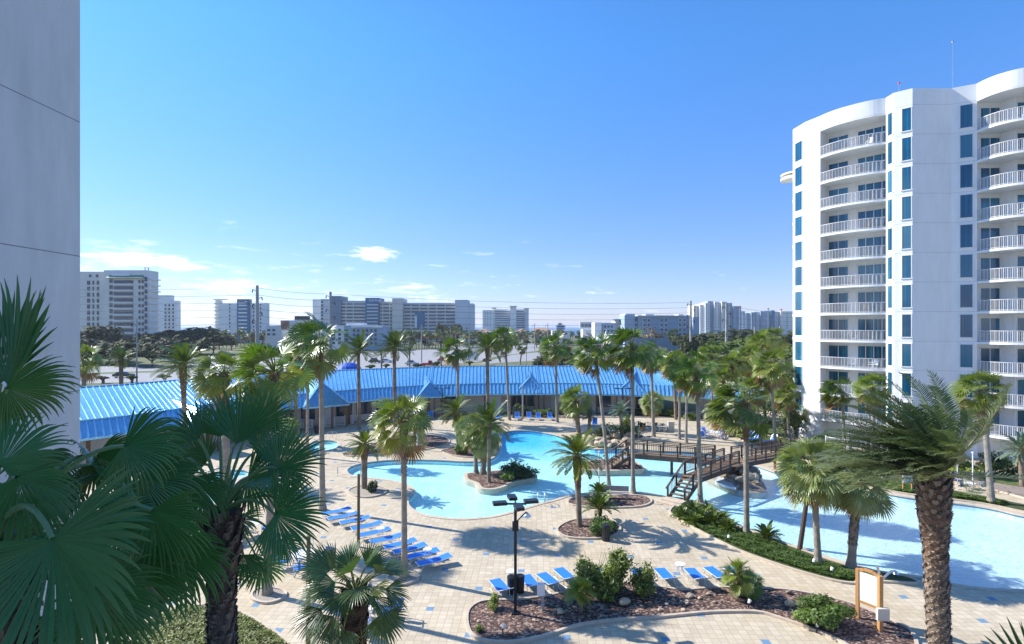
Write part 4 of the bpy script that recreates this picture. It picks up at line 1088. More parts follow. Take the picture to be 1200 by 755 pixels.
for k, (s, z) in enumerate(((.95, .02), (.75, .25), (.55, .5), (.3, .7), (.12, .8))):
    rings.append([mb.vert((cx + (p[0] - cx) * s * rr.uniform(.93, 1.07), cy + (p[1] - cy) * s * rr.uniform(.93, 1.07), z * rr.uniform(.85, 1.1))) for p in ROCKI])
for a, b in zip(rings, rings[1:]):
    for i in range(len(a)): mb.face((a[i], a[(i + 1) % len(a)], b[(i + 1) % len(a)], b[i]))
mb.face(rings[-1])
tag(mb.build('rock_mound'), 'low artificial rock mound in the water under the footbridge', 'rock mound')
# pebble-edged blue wading slide on the mound's left
mb = MB().mat('gravel')
sl = gl([(826,561),(845,569),(862,574.5),(868,570),(856,560),(846,553),(832,555)], .1); mb.prism(ccw(sl), -.1, .32)
mb.mat('sign_pale'); sl = gl([(838,565),(850,570),(862,573),(856,564),(848,557),(843,558)], .3); mb.prism(ccw(sl), .2, .36)
tag(mb.build('water_slide'), 'pale blue wading slide edged with pebbles beside the rock mound', 'slide')
# ------------------------------------------------------------------ white tower at the right
FL = [35.36 - 2.98 * j for j in range(12)]        # floor lines
def build_tower():
    root = thing('condominium_tower', 'tall white rounded condominium tower with curved balconies at the right', 'building', (40, 60, 0))
    o = Vector((40, 60, 0))
    def loc(p): return (p[0] - 40, p[1] - 60)
    arcL = [(35.1, 62.2), (35.45, 61.1), (35.9, 60.2), (36.5, 59.35), (37.3, 58.5), (38.2, 57.75), (39.2, 57.25)]
    arcR = [(45.9, 53.9), (45.95, 52.9), (46.25, 51.9), (46.8, 51.1), (47.7, 50.4), (48.9, 49.9), (50.4, 49.6), (52, 49.6), (53.6, 50.1), (54.9, 51.2), (55.7, 52.5), (56, 53.9)]
    def dense(a_):
        e_ = [Vector((*q, 0)) for q in a_]; e_ = [e_[0] * 2 - e_[1]] + e_ + [e_[-1] * 2 - e_[-2]]; o_ = []
        for i in range(1, len(e_) - 2):
            for j in range(3):
                t = j / 3; p0, p1, p2, p3 = e_[i - 1:i + 3]
                v = .5 * ((2 * p1) + (p2 - p0) * t + (2 * p0 - 5 * p1 + 4 * p2 - p3) * t * t + (3 * p1 - p0 - 3 * p2 + p3) * t ** 3); o_.append((v.x, v.y))
        return o_ + [tuple(a_[-1])]
    arcL, arcR = dense(arcL), dense(arcR)
    backL = [(36.56, 63.4), (40.66, 58.5)]
    backR = [(46.3, 54.3), (48.4, 54.15), (48.75, 52.9), (54, 52.7), (55.8, 54.3)]
    tail = [(60, 54), (62, 70), (40, 72), (36.8, 69)]
    a, b, g, h, e = (34.2, 66.5), (34.4, 64.0), (40.3, 54.95), (44.2, 54.95), (39.2, 56.0)
    low = [a, b, arcL[0], backL[0], backL[1], arcL[-1], e, g, h, arcR[0], *backR, arcR[-1], *tail]
    high = [a, b, *arcL, e, g, h, *arcR, *tail]
    zt, zs = 37.0, 35.25
    mb = MB().mat('tower_wall'); mb.prism([loc(p) for p in ccw(low)], -.1, zs, top=False); mb.build('wall', root)
    mb = MB().mat('tower_wall'); mb.prism([loc(p) for p in ccw(high)], zs, zt)
    mb.build('parapet', root)
    mb = MB().mat('tower_wall')
    hp = ccw([loc(p) for p in high]); ins = offset(hp, -.02)
    mb.prism([(-.5, 1), (6, 1), (9, 8), (0, 9)], zt, zt + 1.2); mb.build('roof_plant_room', root)
    # windows
    def win(p0, p1, px0, px1, z0, z1, name='window', curtain=True, mull=0):
        """glass between fractions px0..px1 of the wall p0->p1, proud of it"""
        A, B = Vector((p0[0], p0[1], 0)), Vector((p1[0], p1[1], 0)); d = B - A; L = d.length; d /= L
        n = Vector((d.y, -d.x, 0))
        if (n.dot(Vector((0, -1, 0))) + n.dot(Vector((-.6, 0, 0)))) < 0: n = -n
        q0, q1 = A + d * (L * px0), A + d * (L * px1)
        mb = MB().mat('white_paint'); c = (q0 + q1) / 2
        w = (q1 - q0).length; ang = math.atan2(d.y, d.x); t = .07
        for (dx, dz, sx, sz) in ((0, (z1 - z0) / 2, w + .1, t), (0, -(z1 - z0) / 2, w + .22, t * 1.3), (-w / 2, 0, t, z1 - z0), (w / 2, 0, t, z1 - z0)):
            mb.box((c.x + d.x * dx - 40, c.y + d.y * dx - 60, (z0 + z1) / 2 + dz), (sx, .16, sz), ang)
        for k in range(mull):
            u = (k + 1) / (mull + 1) - .5
            mb.box((c.x + d.x * u * w - 40, c.y + d.y * u * w - 60, (z0 + z1) / 2), (.06, .12, z1 - z0), ang)
        mb.mat('tower_glass')
        mb.box((c.x + n.x * .02 - 40, c.y + n.y * .02 - 60, (z0 + z1) / 2), (w - .03, .05, z1 - z0 - .03), ang)
        return mb.mesh(name)
    spec = [('window', a, b, .22, .78, .4, 2.7, 0), ('window', arcL[-1], e, .3, .85, .4, 2.75, 0), ('window', e, g, .42, .95, .4, 2.75, 0), ('window', h, arcR[0], .33, .84, .38, 2.72, 0),
            ('sliding_door', (36.0, 62.85), (36.56, 63.4), 0, 0, 0, 0, 0),
            ('sliding_door', backL[0], backL[1], .03, .35, .05, 2.35, 1), ('sliding_door', backL[0], backL[1], .5, .985, .05, 2.35, 3),
            ('sliding_door', backR[0], backR[1], .10, .97, .05, 2.35, 1), ('sliding_door', backR[2], backR[3], .02, .6, .05, 2.35, 3)]
    for nm, p0, p1, f0, f1, z0, z1, mu in spec:
        if f1 == 0: continue
        me = win(p0, p1, f0, f1, z0, z1, nm, True, mu)
        for z in FL[1:]:
            link(nm, me, root, (0, 0, z))
    # balconies
    def balcony(arc, back, nm='balcony'):
        ai = offset(ccw([*arc, *back]), -.08)
        mb = MB().mat('tower_wall'); mb.prism([loc(p) for p in ccw([*arc, *back])], -.22, .0)
        slab = mb.mesh(nm)
        mb = MB().mat('rail_paint')
        pts = []
        cen = Vector((sum(p[0] for p in arc) / len(arc), sum(p[1] for p in arc) / len(arc), 0)) + Vector((1.0, 1.5, 0))
        for i in range(len(arc) - 1):
            p, q = Vector((*arc[i], 0)), Vector((*arc[i + 1], 0))
            p += (cen - p).normalized() * .08; q += (cen - q).normalized() * .08
            pts.append((p, q))
        c40 = Vector((40, 60, 0))
        for p, q in pts:
            p, q = p - c40, q - c40
            mb.bar(p + Vector((0, 0, 1.08)), q + Vector((0, 0, 1.08)), .06); mb.bar(p + Vector((0, 0, .10)), q + Vector((0, 0, .10)), .05)
            L = (q - p).length; n = max(2, int(L / .11))
            for k in range(n):
                x = p.lerp(q, k / n); mb.box((x.x, x.y, .59), (.022, .022, .96))
            mb.box((p.x, p.y, .55), (.05, .05, 1.08))
        rail = mb.mesh('railing')
        return slab, rail
    for arc, back in ((arcL, [backL[1], backL[0]]), (arcR, [backR[4], backR[3], backR[2], backR[1], backR[0]])):
        slab, rail = balcony(arc, back)
        for z in FL[1:]:
            s = link('balcony', slab, root, (0, 0, z)); link('railing', rail, s)
    # rounded balcony stack on the far side, seen past the left edge
    mb = MB().mat('wall_far_cream')
    for j in (1,):
        pass
    n = 14
    circ = [(35.75 - 40 + 1.0 * math.cos(2 * math.pi * k / n), 70.2 - 60 + 1.6 * math.sin(2 * math.pi * k / n)) for k in range(n)]
    mb.prism(circ, -.35, 0); mb.prism(circ, .25, .45)
    me = mb.mesh('rear_balcony')
    link('rear_balcony', me, root, (0, 0, FL[1] - .2))
    mb2 = MB().mat('wall_far_cream'); mb2.prism([(p[0] * .8 + .35, p[1]) for p in circ], -.2, .15)
    me = mb2.mesh('rear_balcony')
    for z in FL[2:]: link('rear_balcony', me, root, (.25, 0, z))
    for (x, y, hh, r, c) in ((39.9, 56.3, 1.1, .02, 'red_ball'), (45.2, 56, 5.2, .012, 'util_pole')):
        mb = MB().mat('util_pole'); mb.tube([(x - 40, y - 60, zt - .1), (x - 40, y - 60, zt + hh)], r, 5); mb.mat(c); mb.box((x - 40, y - 60, zt + hh), (.16, .16, .14)); mb.build('antenna', root)
    return root, arcL, arcR
TOWER, ARCL, ARCR = build_tower()

def outdoor_chair(mat_f, mat_s):
    """parts of a low armchair: frame, seat, back"""
    f = MB().mat(mat_f)
    for sx in (-.28, .28):
        f.bar((sx, -.25, 0), (sx, -.25, .62), .035); f.bar((sx, .27, 0), (sx, .3, .62), .035); f.bar((sx, -.27, .62), (sx, .32, .62), .04, .03); f.bar((sx, .25, .38), (sx, .42, .95), .035)
        f.bar((sx, -.25, .02), (sx, .27, .02), .03)
    f.bar((-.28, -.25, .36), (.28, -.25, .36), .03); f.bar((-.28, .42, .95), (.28, .42, .95), .035)
    s = MB().mat(mat_s); s.bar((0, -.26, .38), (0, .26, .36), .54, .03)
    b = MB().mat(mat_s); b.bar((0, .27, .40), (0, .42, .94), .54, .03)
    return f.mesh('frame'), s.mesh('seat'), b.mesh('backrest')
CHW, CHB, CHN, CHG = outdoor_chair('white_plastic', 'white_plastic'), outdoor_chair('lounger_frame', 'blue_sling'), outdoor_chair('lounger_frame', 'navy_sling'), outdoor_chair('black_metal', 'brown_sling')
def chair(label, loc, rz, ms=CHB, group=None):
    r = thing('patio_chair', label, 'chair', loc, rz, group)
    for n, m in zip(('frame', 'seat', 'backrest'), ms): link(n, m, r)
    return r
def rtable(label, loc, rad=.55, h=.72, mat='white_plastic', group=None):
    r = thing('patio_table', label, 'table', loc, 0, group)
    n = 20; ring = [(math.cos(2 * math.pi * k / n) * rad, math.sin(2 * math.pi * k / n) * rad) for k in range(n)]
    mb = MB().mat(mat); mb.prism(ring, h - .04, h); mb.build('tabletop', r)
    for k in range(4):
        a = math.pi / 4 + k * math.pi / 2
        mb = MB().mat('lounger_frame'); mb.tube([(math.cos(a) * rad * .75, math.sin(a) * rad * .75, 0), (math.cos(a) * rad * .45, math.sin(a) * rad * .45, h - .04)], .02, 6); mb.build('leg', r)
    return r
# furniture on the tower balconies
j9 = FL[9]
chair('white chair on the tower balcony just above the palm crowns, left of the pair', (37.6, 59.9, j9), 2.6, CHW)
chair('white chair on the tower balcony just above the palm crowns, right of the pair', (38.9, 58.9, j9), 3.6, CHW)
chair('white chair on the topmost left balcony of the tower', (38.6, 59.0, FL[1]), 3.0, CHW)
chair('white chair on the topmost right balcony of the tower, left one', (48.3, 51.2, FL[1]), 2.6, CHW)
chair('white chair on the topmost right balcony of the tower, right one', (49.3, 50.9, FL[1]), 3.4, CHW)
for j, x, y in ((2, 37.8, 59.7), (4, 38.6, 59.2), (6, 37.3, 60.1), (7, 38.3, 59.4), (8, 37.4, 60.0)):
    chair('brown wicker chair on a left balcony of the tower, floor %s from the top' % {2: 'two', 4: 'four', 6: 'six', 7: 'seven', 8: 'eight'}[j], (x, y, FL[j]), 2.9, CHG)
for j, x, y in ((4, 48.2, 51.3), (11, 49.2, 51.0)):
    chair('white chair on a right balcony of the tower, floor %s from the top' % {4: 'four', 11: 'eleven'}[j], (x, y, FL[j]), 3.0, CHW)

# ------------------------------------------------------------------ near wall at the left: the building the photo is taken from
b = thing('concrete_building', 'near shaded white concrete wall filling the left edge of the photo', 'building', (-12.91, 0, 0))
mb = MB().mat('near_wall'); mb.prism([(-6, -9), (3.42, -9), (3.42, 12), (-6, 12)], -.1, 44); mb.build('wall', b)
mb = MB().mat('concrete'); mb.prism([(-6.15, -9.1), (3.52, -9.1), (3.52, 12.1), (-6.15, 12.1)], 44, 44.5); mb.build('parapet', b)

# ------------------------------------------------------------------ blue-roofed pavilion curving round the deck
def build_pavilion():
    root = thing('pool_pavilion', 'long curved low pavilion with blue metal roof behind the pool', 'building', (0, 70, 0))
    O = Vector((0, 70, 0))
    eave = [(-47, 38.5), (-40.5, 45.5), (-35.2, 52.3), (-32.4, 58.5), (-29.5, 64.3), (-24.6, 69.8), (-18.5, 75.0), (-12.0, 78.8), (-4, 80.8), (4, 81.3), (12.6, 80.6), (20, 79.1), (25.5, 77.6)]
    ridge = [(-60, 49), (-50.5, 55.0), (-44.0, 61.5), (-41.0, 67.0), (-35.5, 74.0), (-28.8, 80.2), (-21.5, 84.8), (-13, 88.6), (-4.5, 90.4), (4, 90.8), (12.5, 90.5), (21.5, 89.5)]
    ze, zb, zr = 3.05, 4.35, 6.45
    ev = [Vector((*p, ze)) - O for p in eave]; rd = [Vector((*p, zr)) - O for p in ridge]
    def brk(e, r, z, d):
        u = Vector((r.x - e.x, r.y - e.y, 0)).normalized(); q = e + u * d; return Vector((q.x, q.y, z))
    n = len(rd)
    bk = [brk(ev[i], rd[i], zb, 2.0) for i in range(n)]
    rear = [rd[i] + (rd[i] - bk[i]) * 1.0 for i in range(n)]
    for q in rear: q.z = zb
    re = [rear[i] + (bk[i] * 0 + (rear[i] - rd[i]).normalized() * 2.0) for i in range(n)]
    for q in re: q.z = ze
    mb = MB().mat('metal_roof')
    def ribbed(a, b, c, d, step=.56):
        """panel a-b (lower edge) c-d (upper edge, d above a): standing seams run up the slope"""
        mb.quad(a, b, c, d)
        nrm = (b - a).cross(d - a).normalized()
        if nrm.z < 0: nrm = -nrm
        L = max((b - a).length, (c - d).length); k = max(1, int(L / step))
        for i in range(k):
            t = (i + .5) / k
            p, q = a.lerp(b, t), d.lerp(c, t)
            if (q - p).length < .3: continue
            mb.bar(p + nrm * .05, q + nrm * .05, .09, .13)
    for i in range(n - 1):
        ribbed(ev[i], ev[i + 1], bk[i + 1], bk[i]); ribbed(bk[i], bk[i + 1], rd[i + 1], rd[i])
        mb.quad(rd[i], rd[i + 1], rear[i + 1], rear[i]); mb.quad(rear[i], rear[i + 1], re[i + 1], re[i])
        mb.bar(rd[i] + Vector((0, 0, .04)), rd[i + 1] + Vector((0, 0, .04)), .3, .08)
        mb.bar(bk[i] + Vector((0, 0, .05)), bk[i + 1] + Vector((0, 0, .05)), .14, .12)
        mb.bar(ev[i] - Vector((0, 0, .1)), ev[i + 1] - Vector((0, 0, .1)), .14, .22)
    for i in (1, 3, 5, 7, 9):
        mb.bar(bk[i] + Vector((0, 0, .05)), rd[i] + Vector((0, 0, .05)), .22, .1); mb.bar(ev[i] + Vector((0, 0, .05)), bk[i] + Vector((0, 0, .05)), .22, .1)
    # hip at the right end
    i = n - 1
    hb = Vector((29.0, 83.6, zb)) - O; he = Vector((30.4, 82.5, ze)) - O; hb2 = Vector((27.5, 92, zb)) - O
    e2 = Vector((27.0, 77.0, ze)) - O; b2 = Vector((27.8, 79.2, zb)) - O
    ribbed(ev[i], e2, b2, bk[i]); mb.quad(bk[i], b2, rd[i], rd[i]) if False else None
    mb.poly([bk[i], b2, rd[i]])
    for k in range(12):
        t = (k + .5) / 12; p = bk[i].lerp(b2, t); mb.bar(p, p.lerp(rd[i], .97), .09, .13)
    mb.poly([b2, hb2, rd[i]]); mb.quad(hb2, rear[i], rd[i], rd[i]) if False else mb.poly([hb2, rear[i], rd[i]])
    mb.bar(b2, rd[i], .22, .12)
    roof = mb.build('roof', root)
    # lower wing to the right
    mb = MB().mat('metal_roof')
    w0, w1 = Vector((26.2, 77.2, ze)) - O, Vector((33.2, 73.0, ze)) - O
    w2, w3 = Vector((34.6, 75.0, 4.3)) - O, Vector((28.2, 80.0, 4.3)) - O
    def rib2(a, b, c, d, step=.46):
        mb.quad(a, b, c, d); nrm = (b - a).cross(d - a).normalized(); k = int((b - a).length / step)
        for i in range(k):
            t = (i + .5) / k; mb.bar(a.lerp(b, t) + nrm * .035, d.lerp(c, t) + nrm * .035, .09, .13)
    rib2(w0, w1, w2, w3); w4, w5 = Vector((36.6, 77.6, ze)) - O, Vector((30, 83, ze)) - O
    mb.quad(w3, w2, w4, w5); mb.bar(w3, w2, .25, .1); mb.bar(w0 - Vector((0, 0, .1)), w1 - Vector((0, 0, .1)), .14, .22)
    mb.poly([w1, w4, w2])
    mb.build('wing_roof', root)
    # walls
    mb = MB().mat('wall_beige')
    def shift(e, r, d): 
        u = Vector((r.x - e.x, r.y - e.y, 0)).normalized(); return e + u * d
    wl = [shift(ev[i], rd[i], 2.6) for i in range(n)]; wr = [shift(re[i], rd[i], 1.2) for i in range(n)]
    poly = ccw([(p.x, p.y) for p in wl] + [(p.x, p.y) for p in wr[::-1]])
    mb.prism(poly, 0, 3.0); mb.build('wall', root)
    mb = MB().mat('wall_beige'); mb.prism(ccw([(27.4, 9.6), (33.0, 6.0), (35.2, 8.0), (29.5, 12.6)]), 0, 3.0); mb.build('wing_wall', root)
    # brown posts at the eave
    for i in range(n - 1):
        A, B = ev[i], ev[i + 1]; L = (B - A).length
        for t in ((.0, .5) if L > 5 else (.3,)):
            p = A.lerp(B, t); u = (rd[i] - ev[i]); u.z = 0; u.normalize(); p = p + u * .5
            mb = MB().mat('brown_wood' if i % 2 else 'dark_wood'); mb.box((p.x, p.y, 1.5), (.24, .24, 3.0)); mb.build('post', root)
    # openings: doors and dark glazed bays set on the wall
    def panel(i, t0, t1, z0, z1, mat, nm, fr='white_paint'):
        A, B = wl[i], wl[i + 1]; p, q = A.lerp(B, t0), A.lerp(B, t1); u = (B - A).normalized(); nn = Vector((u.y, -u.x, 0))
        if nn.dot(rd[i] - ev[i]) > 0: nn = -nn
        c = (p + q) / 2; w = (q - p).length; ang = math.atan2(u.y, u.x)
        mb = MB().mat(fr); mb.box((c.x + nn.x * .03, c.y + nn.y * .03, (z0 + z1) / 2), (w + .16, .1, z1 - z0 + .16), ang)
        mb.mat(mat); mb.box((c.x + nn.x * .07, c.y + nn.y * .07, (z0 + z1) / 2), (w, .08, z1 - z0), ang)
        mb.build(nm, root)
    for i, spans in {4: [(.1, .3, 0), (.4, .6, 0), (.7, .92, 0)], 3: [(.1, .4, 0), (.5, .9, 0)], 5: [(.05, .2, 1), (.3, .55, 0), (.65, .9, 0)], 6: [(.1, .3, 0), (.5, .8, 1)], 7: [(.2, .5, 0)], 8: [(.1, .3, 1), (.5, .9, 0)], 9: [(.25, .75, 2)], 10: [(.05, .3, 0), (.4, .6, 1), (.7, .95, 0)]}.items():
        for t0, t1, kd in spans:
            if kd == 0: panel(i, t0, t1, .9, 2.5, 'far_glass', 'window', 'dark_wood')
            elif kd == 1: panel(i, t0, t1, .02, 2.3, 'white_paint', 'door')
            else:
                panel(i, t0, (t0 + t1) / 2 - .005, .02, 2.3, 'wall_far_cream', 'door'); panel(i, (t0 + t1) / 2 + .005, t1, .02, 2.3, 'wall_far_cream', 'door')
    # hipped porches breaking forward through the eave
    def porch(px_apex, py_apex, px0, px1, py_e, depth=2.0):
        Yp = (CH - 3.0) * F / (py_e - HY)
        cx = (px_apex - HX) * Yp / F; hw = (px1 - px0) / 2 * Yp / F
        # direction inwards
        d = Vector((cx, Yp, 0)) - Vector((2, 34, 0)); d.z = 0; d.normalize(); s = Vector((d.y, -d.x, 0))
        c = Vector((cx, Yp, 0)) - O
        fl, fr = c - s * hw + Vector((0, 0, 3.0)), c + s * hw + Vector((0, 0, 3.0))
        bl, br = fl + d * (hw * 1.6), fr + d * (hw * 1.6); bl.z = br.z = 4.0
        ap = c + d * (hw * .85) + Vector((0, 0, 3.0 + hw * .95)); rb = ap + d * (hw * (2.3 if depth < 3 else depth))
        rb.z = ap.z + .55
        l2, r2 = fl + d * (hw * 3.2), fr + d * (hw * 3.2); l2.z = r2.z = 3.2
        nonlocal mb
        mb = MB().mat('metal_roof')
        def fan(a, b, top):
            mb.poly([a, b, top]); nrm = (b - a).cross(top - a).normalized(); L = (b - a).length; k = int(L / .46)
            for i in range(k):
                t = (i + .5) / k; p = a.lerp(b, t); hh = 1 - abs(2 * t - 1)
                foot = a.lerp(b, .5); q = p + (top - foot) * hh
                mb.bar(p + nrm * .035, q + nrm * .035, .05, .08)
        fan(fl, fr, ap)
        mb.quad(fl, ap, rb, l2); mb.quad(fr, r2, rb, ap)
        for k in range(int(hw * 3 / .46)):
            t = (k + .5) * .46 / (hw * 3.2)
            for f, g2, sg in ((fl, l2, 1), (fr, r2, -1)):
                p = f.lerp(g2, t); top = ap.lerp(rb, min(1, max(0, (t - .27) / .73))) if t > .27 else fl.lerp(ap, t / .27) if sg == 1 else fr.lerp(ap, t / .27)
                mb.bar(p + Vector((0, 0, .04)), top + Vector((0, 0, .04)), .05, .08)
        for x, y in ((fl, ap), (fr, ap), (ap, rb)): mb.bar(x + Vector((0, 0, .06)), y + Vector((0, 0, .06)), .2, .12)
        mb.bar(fl - Vector((0, 0, .1)), fr - Vector((0, 0, .1)), .12, .22); mb.bar(fl - Vector((0, 0, .1)), l2.lerp(fl, .4) * 1, .1, .2)
        mb.build('porch_roof', root)
        for q in (fl + s * .3 + d * .3, fr - s * .3 + d * .3, fl + s * (hw * .75) + d * .3, fr - s * (hw * .75) + d * .3):
            m2 = MB().mat('brown_wood'); m2.box((q.x, q.y, 1.45), (.24, .24, 2.9)); m2.build('post', root)
    mb = None
    porch(383.5, 453, 357, 410, 475.5); porch(505.5, 446.6, 491, 523, 465); porch(621.4, 444.4, 603, 640, 461.5); porch(739, 446.6, 719, 757, 463)
    porch(243, 467, 224, 262, 497.5, 3.6)
    # white railing panels in front of the bar bays
    for x0, x1, y in ((381, 392, 500.5), (392, 404, 498.5), (404, 414, 496.5), (352, 366, 502)):
        a, b2_ = G(x0, y) - O, G(x1, y) - O
        m2 = MB().mat('white_paint')
        m2.bar(a + Vector((0, 0, 1.1)), b2_ + Vector((0, 0, 1.1)), .09); m2.bar(a + Vector((0, 0, .1)), b2_ + Vector((0, 0, .1)), .09)
        m2.bar(a, a + Vector((0, 0, 1.15)), .12); m2.bar(b2_, b2_ + Vector((0, 0, 1.15)), .12)
        for k in range(1, 9): p = a.lerp(b2_, k / 9); m2.bar(p, p + Vector((0, 0, 1.1)), .04)
        m2.build('railing', root)
build_pavilion()
# blue play canopy beyond the roof
o = thing('blue_tent', 'small bright blue domed cover behind the roof ridge', 'tent', G(409, 446))
mb = MB().mat('tarp_blue')
ring = [[mb.vert((math.cos(t) * 3.4 * c, math.sin(t) * 3 * c, z)) for t in [k * math.pi / 8 for k in range(16)]] for c, z in ((1, 1.2), (.95, 2.4), (.75, 3.5), (.4, 4.2), (.05, 4.4))]
for a_, b_ in zip(ring, ring[1:]):
    for k in range(16): mb.face((a_[k], a_[(k + 1) % 16], b_[(k + 1) % 16], b_[k]))
mb.box((-5, 0, .9), (14, 6, 1.8)); mb.build('cover', o, smooth=False)

# ------------------------------------------------------------------ footbridge
def build_bridge():
    root = thing('footbridge', 'dark brown wooden footbridge with railings and stairs crossing the pool', 'footbridge', (16, 46, 0))
    O = Vector((16, 46, 0)); DZ = 1.35
    A0, A1 = Vector((12.2, 40.6, 0)), Vector((14.1, 42.6, 0)); J = Vector((18.6, 46.3, 0)); E1 = Vector((25.5, 50.6, 0)); E2 = Vector((31, 50.5, 0))
    B1, B0 = Vector((11.0, 51.0, 0)), Vector((8.9, 50.4, 0))
    Wd = 1.35
    def seg(a, b, za, zb, nm, trim=0):
        d = (b - a).normalized(); s = Vector((-d.y, d.x, 0)) * (Wd / 2)
        deck = MB().mat('deck_wood'); L = (b - a).length; n = int(L / .15)
        for k in range(n):
            p = a.lerp(b, (k + .5) / n) - O; p.z = za + (zb - za) * (k + .5) / n
            deck.box((p.x, p.y, p.z), (.13, Wd, .05), math.atan2(d.y, d.x))
        deck.mat('dark_wood')
        for sg in (-1, 1):
            deck.bar(a + s * sg - O + Vector((0, 0, za - .2)), b + s * sg - O + Vector((0, 0, zb - .2)), .09, .34)
        deck.build(nm, root)
        rail = MB().mat('dark_wood'); m = max(2, int(round(L / 1.5)))
        for sg in (-1, 1):
            for k in range(m + 1):
                p = a.lerp(b, k / m) + s * sg - O; z = za + (zb - za) * k / m
                rail.box((p.x, p.y, z + .4), (.13, .13, 1.35))
            for hz, w in ((1.08, .13), (.95, .05), (.18, .05)):
                rail.bar(a + s * sg - O + Vector((0, 0, za + hz)), b + s * sg - O + Vector((0, 0, zb + hz)), w, .06)
            q = int(L / .16)
            for k in range(q):
                p = a.lerp(b, (k + .5) / q) + s * sg - O; z = za + (zb - za) * (k + .5) / q
                rail.box((p.x, p.y, z + .56), (.028, .028, .78))
        rail.build('railing', root)
    def stairs(bot, top, z):
        d = (top - bot).normalized(); s = Vector((-d.y, d.x, 0)) * (Wd / 2); n = 7
        st = MB().mat('deck_wood')
        for k in range(n):
            p = bot.lerp(top, (k + .5) / n) - O; st.box((p.x, p.y, z * (k + 1) / n - .03), (.34, Wd - .1, .06), math.atan2(d.y, d.x))
        st.mat('dark_wood')
        for sg in (-1, 1): st.bar(bot + s * sg - O + Vector((0, 0, .05)), top + s * sg - O + Vector((0, 0, z - .1)), .09, .3)
        st.build('stairs', root)
        rl = MB().mat('dark_wood')
        for sg in (-1, 1):
            for k in range(3):
                p = bot.lerp(top, k / 2) + s * sg - O; rl.box((p.x, p.y, z * k / 2 + .5), (.13, .13, 1.1))
            rl.bar(bot - d * .25 + s * sg - O + Vector((0, 0, .9)), top + s * sg - O + Vector((0, 0, z + 1.06)), .13, .07)
            for k in range(12):
                p = bot.lerp(top, (k + .5) / 12) + s * sg - O; rl.box((p.x, p.y, z * (k + .5) / 12 + .55), (.028, .028, .8))
        rl.build('stair_railing', root)
    stairs(A0, A1, DZ); seg(A1, J, DZ, DZ + .15, 'walkway'); seg(J + (E1 - J).normalized() * .9, E1, DZ + .15, DZ, 'walkway'); seg(E1 + Vector((.6, 0, 0)), E2, DZ, .5, 'walkway')
    stairs(B0, B1, DZ - .1); seg(B1, Vector((17.6, 47.6, 0)), DZ - .1, DZ + .1, 'walkway')
    pl = MB().mat('deck_wood'); pj = J - O; pl.box((pj.x, pj.y, DZ + .12), (2.1, 2.0, .06), .7); pl.mat('dark_wood'); pl.box((pj.x, pj.y, DZ - .08), (2.0, 1.9, .3), .7); pl.build('landing', root)
    for p in (A1 + Vector((.3, -.6, 0)), Vector((24.0, 49.9, 0)), Vector((14.5, 49.6, 0)), B1, Vector((25.6, 51.0, 0)), J + Vector((.4, -.3, 0))):
        m = MB().mat('dark_wood' if p.x < 20 else 'orange_brown'); q = p - O; m.box((q.x, q.y, .25), (.2, .2, 2.0)); m.build('pile', root)
build_bridge()
mb = MB().mat('coping')
for k, (w, z) in enumerate(((2.0, .12), (1.6, .24))): mb.box((11.7 + k * .25, 40.0 + k * .3, z - .06), (.9, w, .12), R(47))
tag(mb.build('stone_step'), 'pale stone steps leading up to the footbridge stair', 'steps')

# ------------------------------------------------------------------ loungers
def lounger_proto(back_deg, L=1.95, Wd=.62, hs=.34):
    f = MB().mat('lounger_frame'); bl = .72; zb = hs
    be = Vector((L - bl + math.cos(R(back_deg)) * bl, 0, zb + math.sin(R(back_deg)) * bl))
    for s in (-1, 1):
        y = s * Wd / 2
        f.tube([(0, y, zb), (L - bl, y, zb)], .02, 6); f.tube([(L - bl, y, zb), (be.x, y, be.z)], .02, 6)
        f.tube([(.25, y, zb), (.12, y, .02), (.55, y, .02), (.6, y, zb)], .016, 5)
        f.tube([(L - bl - .1, y, zb), (L - bl - .05, y, .02), (L - .35, y, .02), (L - .25, y, zb + .1)], .016, 5)
    f.tube([(0, -Wd / 2, zb), (0, Wd / 2, zb)], .02, 6); f.tube([(be.x, -Wd / 2, be.z), (be.x, Wd / 2, be.z)], .02, 6)
    s = MB().mat('blue_sling'); s.bar((0.02, 0, zb + .005), (L - bl, 0, zb + .005), Wd - .03, .02)
    b = MB().mat('blue_sling'); b.bar((L - bl + .02, 0, zb + .01), (be.x - .01, 0, be.z), Wd - .03, .02)
    return f.mesh('frame'), s.mesh('seat'), b.mesh('backrest')
LP = {5: lounger_proto(8), 28: lounger_proto(28), 55: lounger_proto(55), 72: lounger_proto(68)}
def lounger(label, foot, ang, kind=28, group=None, z=0):
    """ang: heading from the foot end to the head end"""
    r = thing('sun_lounger', label, 'sun lounger', (foot[0], foot[1], z), ang, group)
    for n, m in zip(('frame', 'seat', 'backrest'), LP[kind]): link(n, m, r)
    return r
row = [(394,599),(401.7,604.6),(416,609.3),(430,616),(439,623.5),(453,631),(469,637),(480.5,642.5),(494.7,649),(509,656)]
names = ['first', 'second', 'third', 'fourth', 'fifth', 'sixth', 'seventh', 'eighth', 'ninth', 'last and nearest']
for i, (x, y) in enumerate(row):
    c = G(x, y, .36); a = R(31 - (i % 3))
    foot = c - Vector((math.cos(a), math.sin(a), 0)) * .97
    lounger('blue lounger, %s from the far end of the long slanting row' % names[i], foot, a, 5, 'loungers in the slanting row')
for i, (x, y) in enumerate([(411.5,606.5),(446,627),(474,640),(500.8,652.5)]):
    rtable(['small white side table near the far end of the slanting lounger row', 'small white side table between the fifth and sixth loungers', 'small white side table beside the seventh lounger', 'small white side table before the last lounger of the row'][i], G(x, y, .4), .24, .42)
